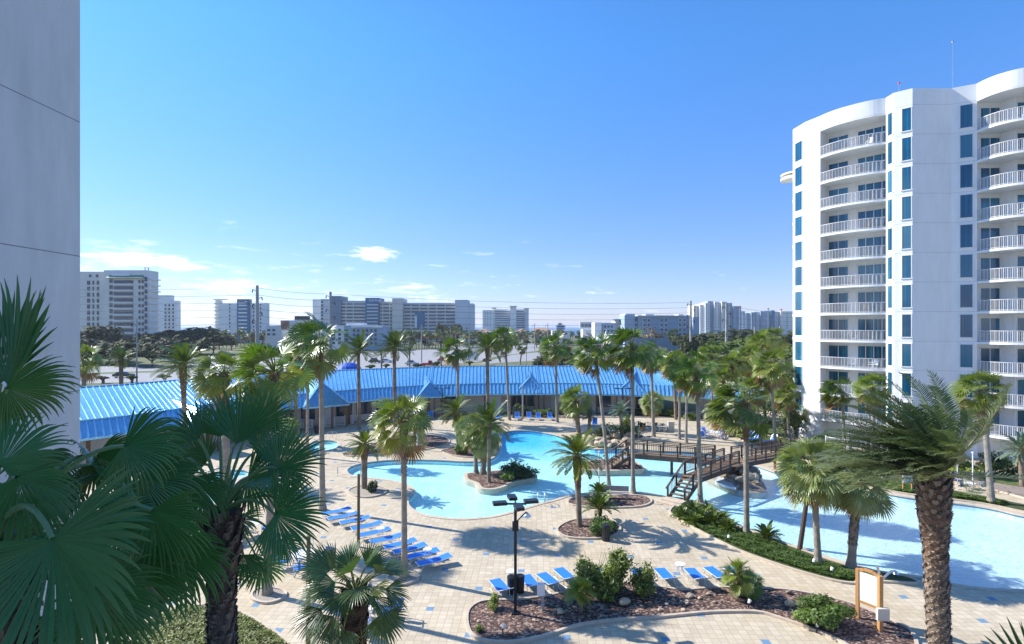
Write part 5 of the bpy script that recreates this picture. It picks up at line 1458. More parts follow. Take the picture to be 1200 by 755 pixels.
front = [((579.5,678.5),(592,699),'leftmost blue lounger at the edge of the foreground mulch bed'),((615,673.5),(627.5,695),'blue lounger just right of the dark lamp post'),((634,671.5),(653,692.5),'blue lounger second right of the lamp post, behind the electrical box'),((654,665.5),(674,689),'blue lounger at the left edge of the big feathery bush'),
         ((702,666),(716,689),'blue lounger seen through the left of the big feathery bush'),((744,666),(757,687),'blue lounger seen through the right of the big feathery bush'),((772.5,665.5),(785,685),'blue lounger just right of the big feathery bush'),((807.5,665.5),(822,686),'blue lounger right of the white side table by the mulch bed'),((829.5,664),(852,686),'blue lounger half behind the short fan palm'),((852,664),(876,684),'blue lounger hidden behind the short fan palm crown')]
for (x0, y0), (x1, y1), lab in front:
    a, b_ = G(x0, y0, .36), G(x1, y1, .1); d = (b_ - a); ang = math.atan2(d.y, d.x)
    lounger(lab, (a.x, a.y), ang, 28, 'loungers along the mulch bed')
rtable('white round side table between two loungers by the mulch bed', G(797, 671, .45), .26, .45)
rtable('white topped side table between the first loungers by the lamp post', G(599, 681, .5), .24, .5)
for i, (x, y, lab, k, an) in enumerate([(606,491.5,'far blue lounge chair left of the four facing the pool from the pavilion',55,90),(620,491.5,'far blue lounge chair, second from left of the four before the pavilion',55,90),(631,492,'far blue lounge chair, third from left of the four before the pavilion',55,90),(645,492,'far blue lounge chair, right of the four before the pavilion',55,95),
        (584,492,'far blue lounge chair partly behind the island palms',55,100),(505,490.5,'lone blue lounge chair under the second pavilion porch',55,100),(697,499,'pale blue lounge chair among the far bushes',55,80),
        (866,512,'blue lounge chair with raised back left of the group by the bridge',55,20),(884,517,'blue lounge chair with raised back in the middle by the bridge',55,25),(903,520,'blue lounge chair with raised back at the right by the bridge',55,25),(876,514.5,'blue lounge chair behind the middle one by the bridge',55,20)]):
    c = G(x, y); a = R(an); lounger(lab, (c.x - math.cos(a) * .9, c.y - math.sin(a) * .9), a, k)
# tables and chairs
def dining(cpx, labt, labc, ms, rad=.55, n=4, a0=.5, h=.72, dist=1.0):
    c = G(*cpx); rtable(labt, c, rad, h)
    for k in range(n):
        a = a0 + k * 2 * math.pi / n
        chair(labc[k], (c.x + math.cos(a) * dist, c.y + math.sin(a) * dist, 0), a - math.pi / 2, ms)
dining((356,664), 'round white table shaded by the foreground palms at lower left', ['blue chair right of the round white table at lower left', 'blue chair behind the round white table at lower left', 'blue chair left of the round white table at lower left', 'blue chair in front of the round white table at lower left'], CHB, .6, 4, .2)
dining((429,727), 'round white table half hidden by the small foreground palm', ['blue chair right of the half hidden white table', 'blue chair behind the half hidden white table', 'blue chair left of the half hidden white table', 'blue chair in front of the half hidden white table'], CHB, .6, 4, .1)
dining((292,628), 'white table behind the trunk of the wind-blown palm', ['blue chair right of the table behind the wind-blown palm', 'blue chair behind the table behind the wind-blown palm', 'blue chair left of the table behind the wind-blown palm'], CHB, .6, 3, .3)
dining((836,513), 'white oval table with blue chairs near the hedges', ['blue chair right of the white table near the hedges', 'blue chair behind the white table near the hedges', 'blue chair left of the white table near the hedges', 'blue chair in front of the white table near the hedges'], CHB, .75, 4, .4, dist=1.25)
dining((1135,573), 'low glass table beside the navy chairs across the pool', ['navy chair behind the low table across the pool', 'navy chair left of the low table across the pool', 'navy chair in front of the low table across the pool'], CHN, .45, 3, 1.6, .5, .95)
for x, y, lab in ((751,515,'navy chair just behind the railing, left one'), (761,515.5,'navy chair just behind the railing, right one'), (740,503,'dark dining chair by the rocks'), (771,505,'dark dining chair left in the far dining group'), (778,505,'dark dining chair right in the far dining group'), (759,503,'dark dining chair behind the potted plant'), (747,503,'dark dining chair left of the potted plant')):
    chair(lab, G(x, y), 2.9 if y > 510 else 1.5 + x * .3, CHN if y > 510 else CHG)
rtable('grey dining table between the two far dark chairs', G(775, 506), .6, .72, 'concrete')
o = thing('planter', 'dark pot with a leafy plant in the far dining group', 'planter', G(753, 505))
mb = MB().mat('orange_brown'); mb.tube([(0, 0, 0), (0, 0, .5)], [.25, .35], 10); mb.build('pot', o)
mb = MB().mat('shrub_leaf'); blob_leaves(mb, random.Random(4), (0, 0, .8), (.5, .5, .4), 260, .1, DG, MG); mb.build('plant', o)
for x, y, lab, m in ((786,505,'tall beige service box right of the far dining group', 'wall_beige'), (738,503,'white service box at the left of the far dining group', 'white_paint')):
    c = G(x, y); r_ = thing('service_box', lab, 'box', c)
    mb = MB().mat(m); mb.box((0, 0, .55), (.75, .6, 1.1)); mb.build('cabinet', r_); mb = MB().mat('concrete'); mb.box((0, 0, 1.13), (.85, .7, .06)); mb.build('lid', r_)

# ------------------------------------------------------------------ lamps, signs, poles, bins
def lamp(label, px, top, heads=4):
    b_ = G(*px); h = CH + (HY - top) * b_.y / F
    r = thing('lamp_post', label, 'lamp post', b_)
    m = MB().mat('black_metal'); m.box((0, 0, .06), (.34, .34, .12)); m.bar((0, 0, 0), (0, 0, h - .1), .13); m.build('post', r)
    m = MB().mat('black_metal'); m.bar((-.5, 0, h - .08), (.5, 0, h - .08), .07); m.bar((0, -.5, h - .08), (0, .5, h - .08), .07); m.build('arm', r)
    for k in range(heads):
        a = R(12) + k * math.pi / 2
        m = MB().mat('black_metal'); c = Vector((math.cos(a) * .72, math.sin(a) * .72, h))
        m.box(c, (.62, .38, .13), a); m.mat('white_plastic'); m.box(c - Vector((0, 0, .07)), (.45, .26, .02), a); m.build('lamp_head', r)
    return r, h
LR, Lh = lamp('dark four-headed lamp post in the foreground mulch bed', (604,720), 588.5)
m = MB().mat('black_metal'); m.box((0, -.09, Lh - 1.05), (.28, .2, .38)); m.build('junction_box', LR)
m = MB().mat('black_metal'); m.tube([(.05, 0, Lh - .9), (.3, 0, Lh - .62), (.48, 0, Lh - .45), (.55, 0, Lh - .5)], .03, 6); m.mat('white_plastic'); m.tube([(.55, 0, Lh - .72), (.55, 0, Lh - .64), (.55, 0, Lh - .52)], [.07, .17, .1], 10); m.build('security_camera', LR)
def tlamp(label, px, top):
    b_ = G(*px); h = CH + (HY - top) * b_.y / F; r = thing('lamp_post', label, 'lamp post', b_)
    m = MB().mat('black_metal'); m.bar((0, 0, 0), (0, 0, h), .13); m.build('post', r)
    m = MB().mat('black_metal'); m.bar((-.95, 0, h), (.95, 0, h), .1, .06); m.build('arm', r)
    for s in (-1, 1): m = MB().mat('black_metal'); m.box((s * .8, 0, h + .02), (.6, .36, .12)); m.build('lamp_head', r)
tlamp('dark T-shaped lamp post in front of the right-hand pavilion porch', (730,494), 455.5)
tlamp('dark lamp post by the second pavilion porch', (518.5,492), 455)
for (x, yb, yt, w, mat, lab) in [(420,641,555.5,.17,'post_wood','weathered wooden pole among the loungers'), (361,771,628,.17,'post_wood','weathered wooden pole at the lower left, cut off by the photo edge'), (612.5,491,452,.22,'util_pole','grey wooden pole in front of the white pavilion doors')]:
    b_ = G(x, yb); h = CH + (HY - yt) * b_.y / F
    m = MB().mat(mat); m.tube([(b_.x, b_.y, 0), (b_.x + .02, b_.y, h)], [w / 2 * 1.1, w / 2 * .9], 10); tag(m.build('wooden_pole'), lab, 'pole')
a_ = G(937, 645); m = MB().mat('dark_wood'); t_ = P(949, 562, a_.y + .3); m.tube([(a_.x, a_.y, 0), (t_.x, t_.y, t_.z)], [.14, .12], 10, (1, 1, 1)); tag(m.build('leaning_pole'), 'dark leaning wooden prop beside the shaggy cabbage palm', 'pole')
# notice kiosk
def kiosk():
    b_ = G(1018, 731); r = thing('notice_board', 'wooden framed notice board with a blank white panel at the mulch bed', 'notice board', b_, R(-57))
    w, h = .9, 2.25
    for s, nm in ((-1, 'post'), (1, 'post')):
        m = MB().mat('honey_wood'); m.box((s * w / 2, 0, h / 2), (.13, .13, h)); m.build(nm, r)
    m = MB().mat('honey_wood'); m.bar((-w / 2, 0, .85), (w / 2, 0, .85), .09, .12)
    m.bar((-w / 2, 0, h - .08), (-w * .2, 0, h + .06), .09, .12); m.bar((-w * .2, 0, h + .06), (w * .2, 0, h + .06), .09, .12); m.bar((w * .2, 0, h + .06), (w / 2, 0, h - .08), .09, .12)
    for s in (-1, 1): m.bar((s * (w / 2 - .09), 0, .8), (s * (w / 2 - .09), 0, h - .02), .05, .1)
    m.build('frame', r)
    m = MB().mat('sign_white'); m.box((0, -.01, 1.52), (w - .16, .05, 1.28)); m.build('panel', r)
kiosk()
b_ = G(1031.5, 741); r = thing('shower_post', 'honey-coloured wooden shower post with a grey metal arm beside the notice board', 'shower', b_)
m = MB().mat('honey_wood'); m.box((0, 0, 1.2), (.16, .16, 2.4)); m.build('post', r)
m = MB().mat('steel'); m.tube([(.03, .1, .6), (.03, .12, 2.5), (-.05, .12, 2.75)], .05, 7); m.tube([(.03, .1, 2.1), (.7, .35, 2.45), (.95, .4, 2.42)], .045, 7); m.tube([(.95, .4, 2.42), (.95, .4, 2.3)], [.06, .12], 8); m.build('arm', r)
m = MB().mat('wall_beige'); m.box((0, -.16, .85), (.5, .14, .5)); m.build('valve_box', r)
def board(label, px, w, h, z0, mat, rz=0, post='honey_wood'):
    b_ = G(*px); r = thing('sign_board', label, 'sign', b_, rz)
    for s in (-1, 1):
        m = MB().mat(post); m.box((s * w * .42, 0, (z0 + h) / 2), (.1, .08, z0 + h)); m.build('post', r)
    m = MB().mat(mat); m.box((0, -.06, z0 + h / 2), (w, .05, h)); m.build('panel', r)
    return r
board('pale blue-white pool rules board across the pool', (1063.5,575.5), 1.0, 1.25, .7, 'sign_pale', R(12))
# small things on the deck
def bin_(label, px, h=.9, w=.5, mat='black_metal'):
    r = thing('trash_bin', label, 'trash bin', G(*px))
    m = MB().mat(mat); m.tube([(0, 0, 0), (0, 0, h)], [w * .46, w * .52], 12); m.build('body', r)
    m = MB().mat('black_metal'); m.tube([(0, 0, h), (0, 0, h + .08)], [w * .56, w * .5], 12); m.build('lid', r)
bin_('dark square waste bin at the edge of the ring bed beside the big bush', (710,633.5)); bin_('black bin left of the lamp post between the loungers', (599.5,695), .75, .42); bin_('black bin right of the lamp post between the loungers', (609.5,694), .75, .42)
bin_('dark bin at the pavilion left of the far lounge chairs', (602.5,490)); bin_('dark bin at the left pavilion corner', (371,508))
r = thing('electrical_box', 'pale grey electrical box on a post in front of the loungers', 'utility box', G(636, 715, .06))
m = MB().mat('util_pole'); m.bar((0, 0, 0), (0, 0, .8), .12); m.build('post', r); m = MB().mat('wall_far_white'); m.box((-.08, 0, .95), (.34, .25, .5)); m.build('cabinet', r)
for i, (x, y) in enumerate([(589,744),(877,714),(953,665),(853,636),(834,612),(974,675),(957,742)]):
    r = thing('garden_spotlight', ['small white spotlight at the lower left of the foreground mulch bed', 'small spotlight beside the short fan palm', 'small spotlight in the green bed below the shaggy palm', 'small white spotlight in the green bed below the swept palm', 'small white spotlight near the ferns', 'small spotlight near the right end of the green bed', 'small spotlight beside the glossy round bush'][i], 'spotlight', G(x, y))
    m = MB().mat('black_metal'); m.bar((0, 0, 0), (0, 0, .28), .04); m.build('stake', r); m = MB().mat('white_plastic'); m.tube([(0, -.02, .28), (.1, .06, .4)], [.05, .09], 8); m.build('head', r)
# pool rails
def rail(label, px, ang, w=.5, l=.7, h=.85):
    r = thing('pool_handrail', label, 'handrail', G(*px), ang)
    for s in (-1, 1):
        m = MB().mat('steel'); m.tube([(s * w / 2, -l * .6, 0), (s * w / 2, -l * .6, h * .9), (s * w / 2, -l * .4, h), (s * w / 2, l * .3, h * .95), (s * w / 2, l * .6, h * .4), (s * w / 2, l * .65, -.5)], .025, 7); m.build('rail', r)
rail('steel ladder rails at the near edge of the pool right of the lamp post', (634,590.5), 0)
rail('steel handrail at the tip of the left arm of the pool', (409,556), R(-75), .9, 1.6)
rail('thin steel rail on the deck beside the hot tub', (388,515), R(160), .5, 1.0)
b_ = G(345 / 7.55 + 350, 527)
# white deck umbrella stand post and flag post
for (x, yb, yt, lab) in [(702,583,530,'thin steel umbrella pole in the mulch strip left of the bridge'), (489,527,501,'white post with a round cap in the rock bed'), (1140,576,531,'thin white pole beside the navy chairs'), (1122,562,546,'short white post by the golden bushes'), (1155,560,550,'short white bollard right of the navy chairs'), (1054,556,534,'thin grey pole behind the notice board across the pool')]:
    b_ = G(x, yb); h = CH + (HY - yt) * b_.y / F; r = thing('post', lab, 'pole', b_)
    m = MB().mat('white_plastic'); m.tube([(0, 0, 0), (0, 0, h)], .045 if x != 489 else .09, 8); m.build('shaft', r)
    m = MB().mat('white_plastic'); m.tube([(0, 0, h), (0, 0, h + .08)], .09 if x != 489 else .2, 8); m.build('cap', r)
for (x, yb, yt, lab) in [(1035,560,519,'thick pale concrete column left of the notice board across the pool'), (995,545,508,'thick pale column behind the shaggy palm crowns')]:
    b_ = G(x, yb); h = CH + (HY - yt) * b_.y / F; m = MB().mat('concrete'); m.tube([(b_.x, b_.y, 0), (b_.x, b_.y, h)], [.26, .2], 10); tag(m.build('column'), lab, 'column')
# bench and white furniture in the strip near the bridge
r = thing('bench', 'pale wooden bench in the mulch strip left of the footbridge stair', 'bench', G(722, 585), R(-8))
m = MB().mat('util_pole'); m.box((0, 0, .45), (1.9, .45, .06)); m.build('seat', r); m = MB().mat('util_pole'); m.box((0, .22, .75), (1.9, .05, .4)); m.build('backrest', r)
for s in (-.8, .8): m = MB().mat('util_pole'); m.box((s, 0, .21), (.1, .42, .42)); m.build('leg', r)
# fences
def fence(label, pts, h, mat='white_paint', z=0, step=.14, posts=1.8, nm='fence'):
    ps = [G(*p) for p in pts]; c = ps[0]; r = thing(nm, label, 'fence', c)
    for a, b in zip(ps, ps[1:]):
        a, b = a - c, b - c; L = (b - a).length; m = MB().mat(mat)
        for hz in (.12, h - .05): m.bar(a + Vector((0, 0, hz)), b + Vector((0, 0, hz)), .06)
        n = int(L / step)
        for k in range(n): p = a.lerp(b, (k + .5) / n); m.box((p.x, p.y, h / 2), (.035, .035, h - .1))
        m.build('panel', r)
        for k in range(int(L / posts) + 1): p = a.lerp(b, k * posts / L); m = MB().mat(mat); m.box((p.x, p.y, h / 2), (.1, .1, h + .1)); m.build('post', r)
fence('white picket gate and fence beyond the blue table set', [(843,494),(853,495.5),(858,493)], 1.7)
fence('white fence stretch behind the hedge by the swept palm', [(861,496),(878,498.5)], 1.3)
fence('white terrace fence along the tower foot behind the shaggy palms', [(968,533),(990,538),(1015,541),(1040,543)], 1.9)
fence('brown rail fence along the pavilion right end', [(793,489),(815,491),(840,494)], 1.1, 'dark_wood', step=.3)

# ------------------------------------------------------------------ distance: buildings
def bld(name, label, px, Yd, parts, cat='building', rz=0):
    """parts: (kind, x0, x1, ytop, ybot, depth, forward offset, material, part name)"""
    k = Yd / F; X0 = (px - HX) * k
    r = thing(name, label, cat, (X0, Yd, 0), rz)
    def box(x0, x1, yt, yb, dep, fwd, mat, nm):
        z1 = CH + (HY - yt) * k; z0 = 0 if yb is None else CH + (HY - yb) * k
        m = MB().mat(mat); m.box((((x0 + x1) / 2 - px) * k, dep / 2 - fwd, (z0 + z1) / 2), ((x1 - x0) * k, dep, z1 - z0)); return m.build(nm, r)
    for p in parts: box(*p)
    def grid(xs, y0, dy, n, w, h, mat='far_glass', nm='window', fwd=.15, skip=()):
        m = MB().mat(mat); m.box((0, 0, 0), (w * k, .4, h * k)); me = m.mesh(nm)
        for x in xs:
            for j in range(n):
                link(nm, me, r, ((x - px) * k, -fwd, CH + (HY - (y0 + dy * j)) * k))
    def bands(x0, x1, y0, dy, n, h, mat, nm='balcony', dep=1.2, fwd=1.2):
        m = MB().mat(mat); m.box((0, 0, 0), ((x1 - x0) * k, dep, h * k)); me = m.mesh(nm)
        for j in range(n): link(nm, me, r, (((x0 + x1) / 2 - px) * k, -fwd + dep / 2, CH + (HY - (y0 + dy * j)) * k))
    return r, box, grid, bands
# cream tower with green roof
r, bx_, gr, bd = bld('apartment_tower', 'tall cream apartment tower with a green roof cap right of the near wall', 140, 270, [
    (88, 127, 318.5, None, 8, 0, 'wall_far_cream', 'wall'), (127, 178, 317.5, None, 8, 3, 'wall_far_cream', 'wall')])
k = 7.0
gr([(x) for x in (104,)], 331.5, k, 9, 3.0, 4.6); gr([109.6], 331.5, k, 9, 1.4, 4.6); gr([115, 125.5], 331.5, k, 10, 2.0, 4.6)
gr([135.5], 330, k, 10, 3.2, 4.4, fwd=3.2); gr([168.5, 172.3], 330.5, k, 10, 1.7, 3.8, fwd=3.2); gr([176], 328, k, 10, 2.4, 4.8, fwd=3.2)
gr([106, 114, 124.6], 323.5, 1, 1, 2.2, 3.2)
bd(139, 161, 331, k, 10, 3.6, 'far_glass', 'glazed_bay', 1, 3.3); bd(139, 161, 334.2, k, 10, 1.6, 'wall_far_white', 'balcony', 1.4, 4.4)
bd(178, 181, 327.5, k, 11, 1.2, 'wall_far_white', 'balcony', 8, 3); bx_(180.2, 180.8, 322, 392, .4, 3, 'wall_far_white', 'corner_post')
kk = 270 / F
m = MB().mat('roof_green'); zz = lambda y: CH + (HY - y) * kk
pts = [((x - 140) * kk, y_) for x, y_ in ((132, -5), (175.5, -5), (175.5, 4), (132, 4))]
lo = [m.vert((p[0], p[1], zz(326.5))) for p in pts]; hi = [m.vert((q[0], q[1], zz(319.8))) for q in [((137 - 140) * kk, -1), ((169 - 140) * kk, -1), ((169 - 140) * kk, 3), ((137 - 140) * kk, 3)]]
for i in range(4): m.face((lo[i], lo[(i + 1) % 4], hi[(i + 1) % 4], hi[i]))
m.face(hi); m.face(lo[::-1]); m.mat('wall_far_white'); m.box((12 * kk - 4.5 * kk, -3.2, zz(322.7)), (20 * kk, 1.2, 3 * kk)); m.build('roof', r)
m = MB().mat('util_pole'); m.bar((30 * kk, 0, zz(317.5)), (30 * kk, 0, zz(313.5)), .3); m.bar((34 * kk, 0, zz(317.5)), (34 * kk, 0, zz(313.8)), .3); m.bar((29 * kk, 0, zz(314)), (35 * kk, 0, zz(314)), .25); m.build('roof_frame', r)
# white block behind
r, bx_, gr, bd = bld('apartment_block', 'pale white apartment block just right of and behind the cream tower', 198, 460, [(184, 200, 346, None, 5, 0, 'wall_far_white', 'wall'), (200, 208, 352.5, None, 5, .5, 'wall_far_white', 'wall')])
gr([194.5, 199, 203.5], 358, 4.3, 7, 1.6, 2.4, fwd=.8)
# blue banded condo
r, bx_, gr, bd = bld('condominium', 'grey condominium with a dark blue balcony core left of the tall steel pole', 285, 430, [(257, 312.5, 355.5, None, 5, 0, 'wall_far_white', 'wall'), (279.5, 293.5, 350.8, None, 5, 2.5, 'panel_blue', 'blue_core'), (251.5, 257, 352, None, 4, -1, 'wall_far_white', 'side_wing'), (251.5, 266, 350.8, 351.8, 5, 2, 'wall_far_white', 'roof_slab')])
bd(282, 291.5, 354, 4.3, 9, 1.7, 'wall_far_white', 'balcony', 1.2, 3.6); gr([269.3, 297.5, 305.5], 357, 4.3, 9, 1.0, 2.4); bd(251.5, 257, 356, 4.3, 9, 1.0, 'wall_far_white', 'side_balcony', 3, 1)
m = MB().mat('wall_far_white'); m.box((1 * .67, -3.2, CH + (HY - 354.5) * .672), (8 * .67, .8, 2.0)); m.build('top_sign', r)
# long condominium
r, bx_, gr, bd = bld('condominium', 'long beige and grey ten-storey condominium with blue panels in the centre distance', 460, 480, [
    (363.5, 376, 350.5, None, 22, -6, 'wall_far_white', 'side_wing'), (376, 390, 350.5, None, 20, 0, 'wall_far_grey', 'wall'), (389, 401, 347.2, None, 20, 3, 'slate_blue', 'stair_tower'), (401, 429, 352.5, None, 20, 0, 'wall_far_tan', 'wall'),
    (429, 445, 349.3, None, 20, 2.5, 'panel_blue', 'blue_core'), (445, 461, 353.5, None, 20, 0, 'wall_far_tan', 'wall'), (461, 473, 350, None, 22, 5, 'wall_far_tan', 'stair_tower'), (473, 534, 355, None, 20, 0, 'wall_far_tan', 'wall'), (534, 549, 352, None, 24, 6, 'wall_far_grey', 'end_tower'), (549, 555, 356, None, 24, 5, 'wall_far_grey', 'end_tower')])
dy = 3.95
for x0, x1, y0, n in ((401, 428.5, 356.5, 8), (445.5, 460.5, 357, 9), (473.5, 533.5, 358, 9)):
    bd(x0, x1, y0, dy, n, 1.75, 'slate_blue', 'recess', .6, .35); bd(x0, x1, y0 + 1.9, dy, n, 1.7, 'wall_far_tan', 'balcony', 1.2, 1.6)
gr([406, 414.5, 449, 457], 356.5, dy, 8, 1.2, 3.6, 'wall_far_tan', 'pier', 1.3); gr([482, 492, 502, 512, 522], 358, dy, 8, 1.2, 3.6, 'wall_far_tan', 'pier', 1.3)
bd(431, 444, 357.5, dy, 8, 1.5, 'wall_far_grey', 'balcony', 1.2, 3.6); gr([377.5], 354, dy, 8, 2.4, 2.5)
bx_(487, 498, 366, 384, 8, 1.8, 'panel_blue', 'glass_panel'); bx_(486.5, 489, 370, 384, 8, 1.9, 'wall_far_white', 'glass_panel')
cu = bpy.data.curves.new('lettering', 'FONT'); cu.body = 'Sterling'; cu.size = 3.4; cu.extrude = .1
tmp = bpy.data.objects.new('tmp', cu); COL.objects.link(tmp); bpy.context.view_layer.update()
me = bpy.data.meshes.new_from_object(tmp.evaluated_get(bpy.context.evaluated_depsgraph_get())); bpy.data.objects.remove(tmp)
me.materials.clear(); me.materials.append(MATS['sign_white'])
o = link('lettering', me, r, ((433 - 460) * .75, -2.75, CH + (HY - 353.5) * .75)); o.rotation_euler = (R(90), 0, 0)
# low hotel in front
r, bx_, gr, bd = bld('hotel', 'low pale hotel in front of the long condominium', 425, 300, [(388, 404, 381.5, None, 14, 0, 'wall_far_white', 'wall'), (404, 450, 382, None, 14, 1.5, 'wall_far_blue', 'wall'), (413, 449, 381.5, 384, 15, 2.2, 'wall_far_white', 'cornice'), (404, 424, 379, 382, 8, -3, 'wall_far_white', 'roof_box')])
gr([391, 398], 387, 5, 4, 3, 3); gr([416, 421, 426, 431, 436, 441], 387.5, 5, 4, 2.2, 3, fwd=1.7); gr([407], 388, 5, 3, 4, 3.4, fwd=1.7)
# billboard and building behind
r, bx_, gr, bd = bld('shop_building', 'low grey building with dark slanted panels behind the billboard', 345, 320, [(311, 330, 381.5, None, 12, 0, 'wall_far_grey', 'wall'), (345, 363, 374.4, None, 12, 0, 'wall_far_grey', 'wall')])
for q in range(3): bx_(346 + q * 6, 351 + q * 6, 370.5, 374.5, 1.5, 1, 'black_paint', 'solar_panel')
gr([315, 321], 387, 5, 2, 3, 2.4)
b_ = Vector(((340 - HX) * 280 / F, 280, 0)); r = thing('billboard', 'billboard with a brown and pink picture beside the far shop building', 'billboard', b_)
kk = 280 / F; zz = lambda y: CH + (HY - y) * kk
m = MB().mat('util_pole'); m.bar((0, .5, 0), (0, .5, zz(386)), 1.0); m.build('post', r)
m = MB().mat('wall_far_cream'); m.box((0, 0, (zz(375.5) + zz(387)) / 2), (22 * kk, .5, 11.5 * kk)); m.build('panel', r)
m = MB().mat('orange_brown'); m.box((-5.5 * kk, -.3, (zz(376) + zz(386.5)) / 2), (9.5 * kk, .1, 10 * kk)); m.mat('sign_pale'); m.box((4.5 * kk, -.3, (zz(376) + zz(386.5)) / 2), (10 * kk, .1, 10 * kk)); m.mat('wall_far_tan'); m.box((4 * kk, -.4, (zz(378) + zz(383)) / 2), (7 * kk, .1, 4 * kk)); m.build('picture', r)
# white condo
r, bx_, gr, bd = bld('condominium', 'white eight-storey condominium block with horizontal balconies left of centre horizon', 592, 700, [(565.5, 578, 363.5, None, 30, 0, 'wall_far_white', 'wall'), (578, 619, 362.5, None, 26, -6, 'wall_far_white', 'wall'), (598, 605, 359, None, 12, 0, 'wall_far_white', 'stair_tower'), (597, 606, 358.6, 359.4, 16, 2, 'wall_far_tan', 'roof_slab'), (576.5, 581.5, 360.8, 362, 10, 2, 'wall_far_tan', 'roof_slab'), (614, 620, 361.4, 362.4, 10, 2, 'wall_far_tan', 'roof_slab'), (615.5, 619.5, 362.5, None, 14, 2, 'wall_far_grey', 'wall')])
for x0, x1 in ((580, 597.5), (605, 615)): bd(x0, x1, 365.3, 2.65, 8, 1.25, 'slate_blue', 'recess', 1, -5.6)
gr([568.5, 571.5, 574.5], 366, 2.65, 7, .8, 1.0)
# low terracotta roofs on the shore
for i, (x0, x1, yt, m_) in enumerate([(556,575,386,'roof_terra'),(604,618,385.5,'roof_terra'),(622,645,384.2,'roof_terra'),(645,660,385,'roof_terra'),(540,566,388,'roof_grey'),(625,640,387.5,'roof_terra')]):
    Yd = 560; kk = Yd / F; r = thing('beach_house', ['low terracotta-roofed house left of the white condominium block', 'low terracotta-roofed house at the right foot of the white condominium block', 'long terracotta-roofed house in front of the sea', 'terracotta-roofed house left of the tree-topped sign', 'grey flat-roofed house below the end of the long condominium', 'nearer terracotta-roofed house in front of the sea'][i], 'house', ((((x0 + x1) / 2) - HX) * kk, Yd - i * 6, 0))
    w = (x1 - x0) * kk; z = CH + (HY - yt) * kk
    m = MB().mat('wall_far_cream'); m.box((0, 0, (z - 3) / 2), (w, 14, z - 3)); m.build('wall', r)
    m = MB().mat(m_); a = [m.vert(p) for p in ((-w / 2 - 1, -8, z - 3), (w / 2 + 1, -8, z - 3), (w / 2 + 1, 8, z - 3), (-w / 2 - 1, 8, z - 3), (-w / 2 + 5, 0, z), (w / 2 - 5, 0, z))]
    for f_ in ((0, 1, 5, 4), (2, 3, 4, 5), (1, 2, 5), (3, 0, 4), (3, 2, 1, 0)): m.face([a[q] for q in f_])
    m.build('roof', r)
    for q in range(3): m = MB().mat('far_glass'); m.box((w * (-.3 + .3 * q), -7.05, max(1.5, z - 5)), (2, .2, 1.6)); m.build('window', r)
# shops and sign
r, bx_, gr, bd = bld('shop_building', 'white low building with a bushy-topped sign right of the centre', 658, 380, [(647, 668, 387.5, None, 10, 0, 'wall_far_white', 'wall')]); gr([652, 663], 391, 4, 1, 3, 2)
b_ = Vector(((657 - HX) * 375 / F, 375, 0)); kk = 375 / F; zz = lambda y: CH + (HY - y) * kk
r = thing('roadside_sign', 'pale roadside sign board topped with a yellow-green tree', 'sign', b_)
m = MB().mat('util_pole'); m.bar((0, 0, 0), (0, 0, zz(386)), .8); m.build('post', r); m = MB().mat('sign_pale'); m.box((0, 0, (zz(381) + zz(386.5)) / 2), (11 * kk, .8, 5.5 * kk))
m.mat('navy_sling'); m.box((0, -.5, zz(383)), (8 * kk, .1, 1.4 * kk)); m.box((0, -.5, zz(385.3)), (9 * kk, .1, .8 * kk)); m.build('panel', r)
tree('tree', 'small yellow-green tree on top of the pale roadside sign', 657, 377, 3.2, 377, OAKG, 1)
r, bx_, gr, bd = bld('shop_building', 'low building with a raised dark framed rooftop sign near the centre right', 690, 330, [(683, 703, 386, None, 10, 0, 'wall_far_white', 'wall'), (679.5, 696.5, 377.5, 384.5, 1.5, 1, 'wall_far_tan', 'rooftop_sign')]); gr([682.5, 686.5, 690.5], 381.5, 1, 1, 3, 3.5, 'slate_blue', 'sign_panel', 1.3)
r, bx_, gr, bd = bld('shop_building', 'grey-blue low shop with white ends left of the grey hotel', 715, 310, [(706, 722, 378.5, None, 12, 0, 'wall_far_blue', 'wall'), (697, 705, 378, None, 12, 0, 'wall_far_white', 'wall'), (722, 731, 376, None, 12, -2, 'wall_far_cream', 'wall'), (720, 731, 374.2, 375.8, 8, 2, 'panel_blue', 'canopy')]); gr([709, 713, 717], 383, 5, 2, 2, 2)
r, bx_, gr, bd = bld('shop_building', 'low white flat-roofed building in front of the grey hotel', 722, 230, [(713, 730, 393, None, 10, 0, 'wall_far_white', 'wall'), (712, 731, 392.3, 393.3, 11, .5, 'wall_far_white', 'roof')]); gr([717, 722, 727], 397.5, 5, 1, 3, 2.4)
r, bx_, gr, bd = bld('shop_building', 'small red-roofed building below the grey hotel', 716, 200, [(711, 722, 401, None, 8, 0, 'wall_far_cream', 'wall')]); m = MB().mat('red_paint'); m.box((0, 3, CH + (HY - 400) * 200 / F), (12 * 200 / F, 9, .8)); m.build('roof', r)
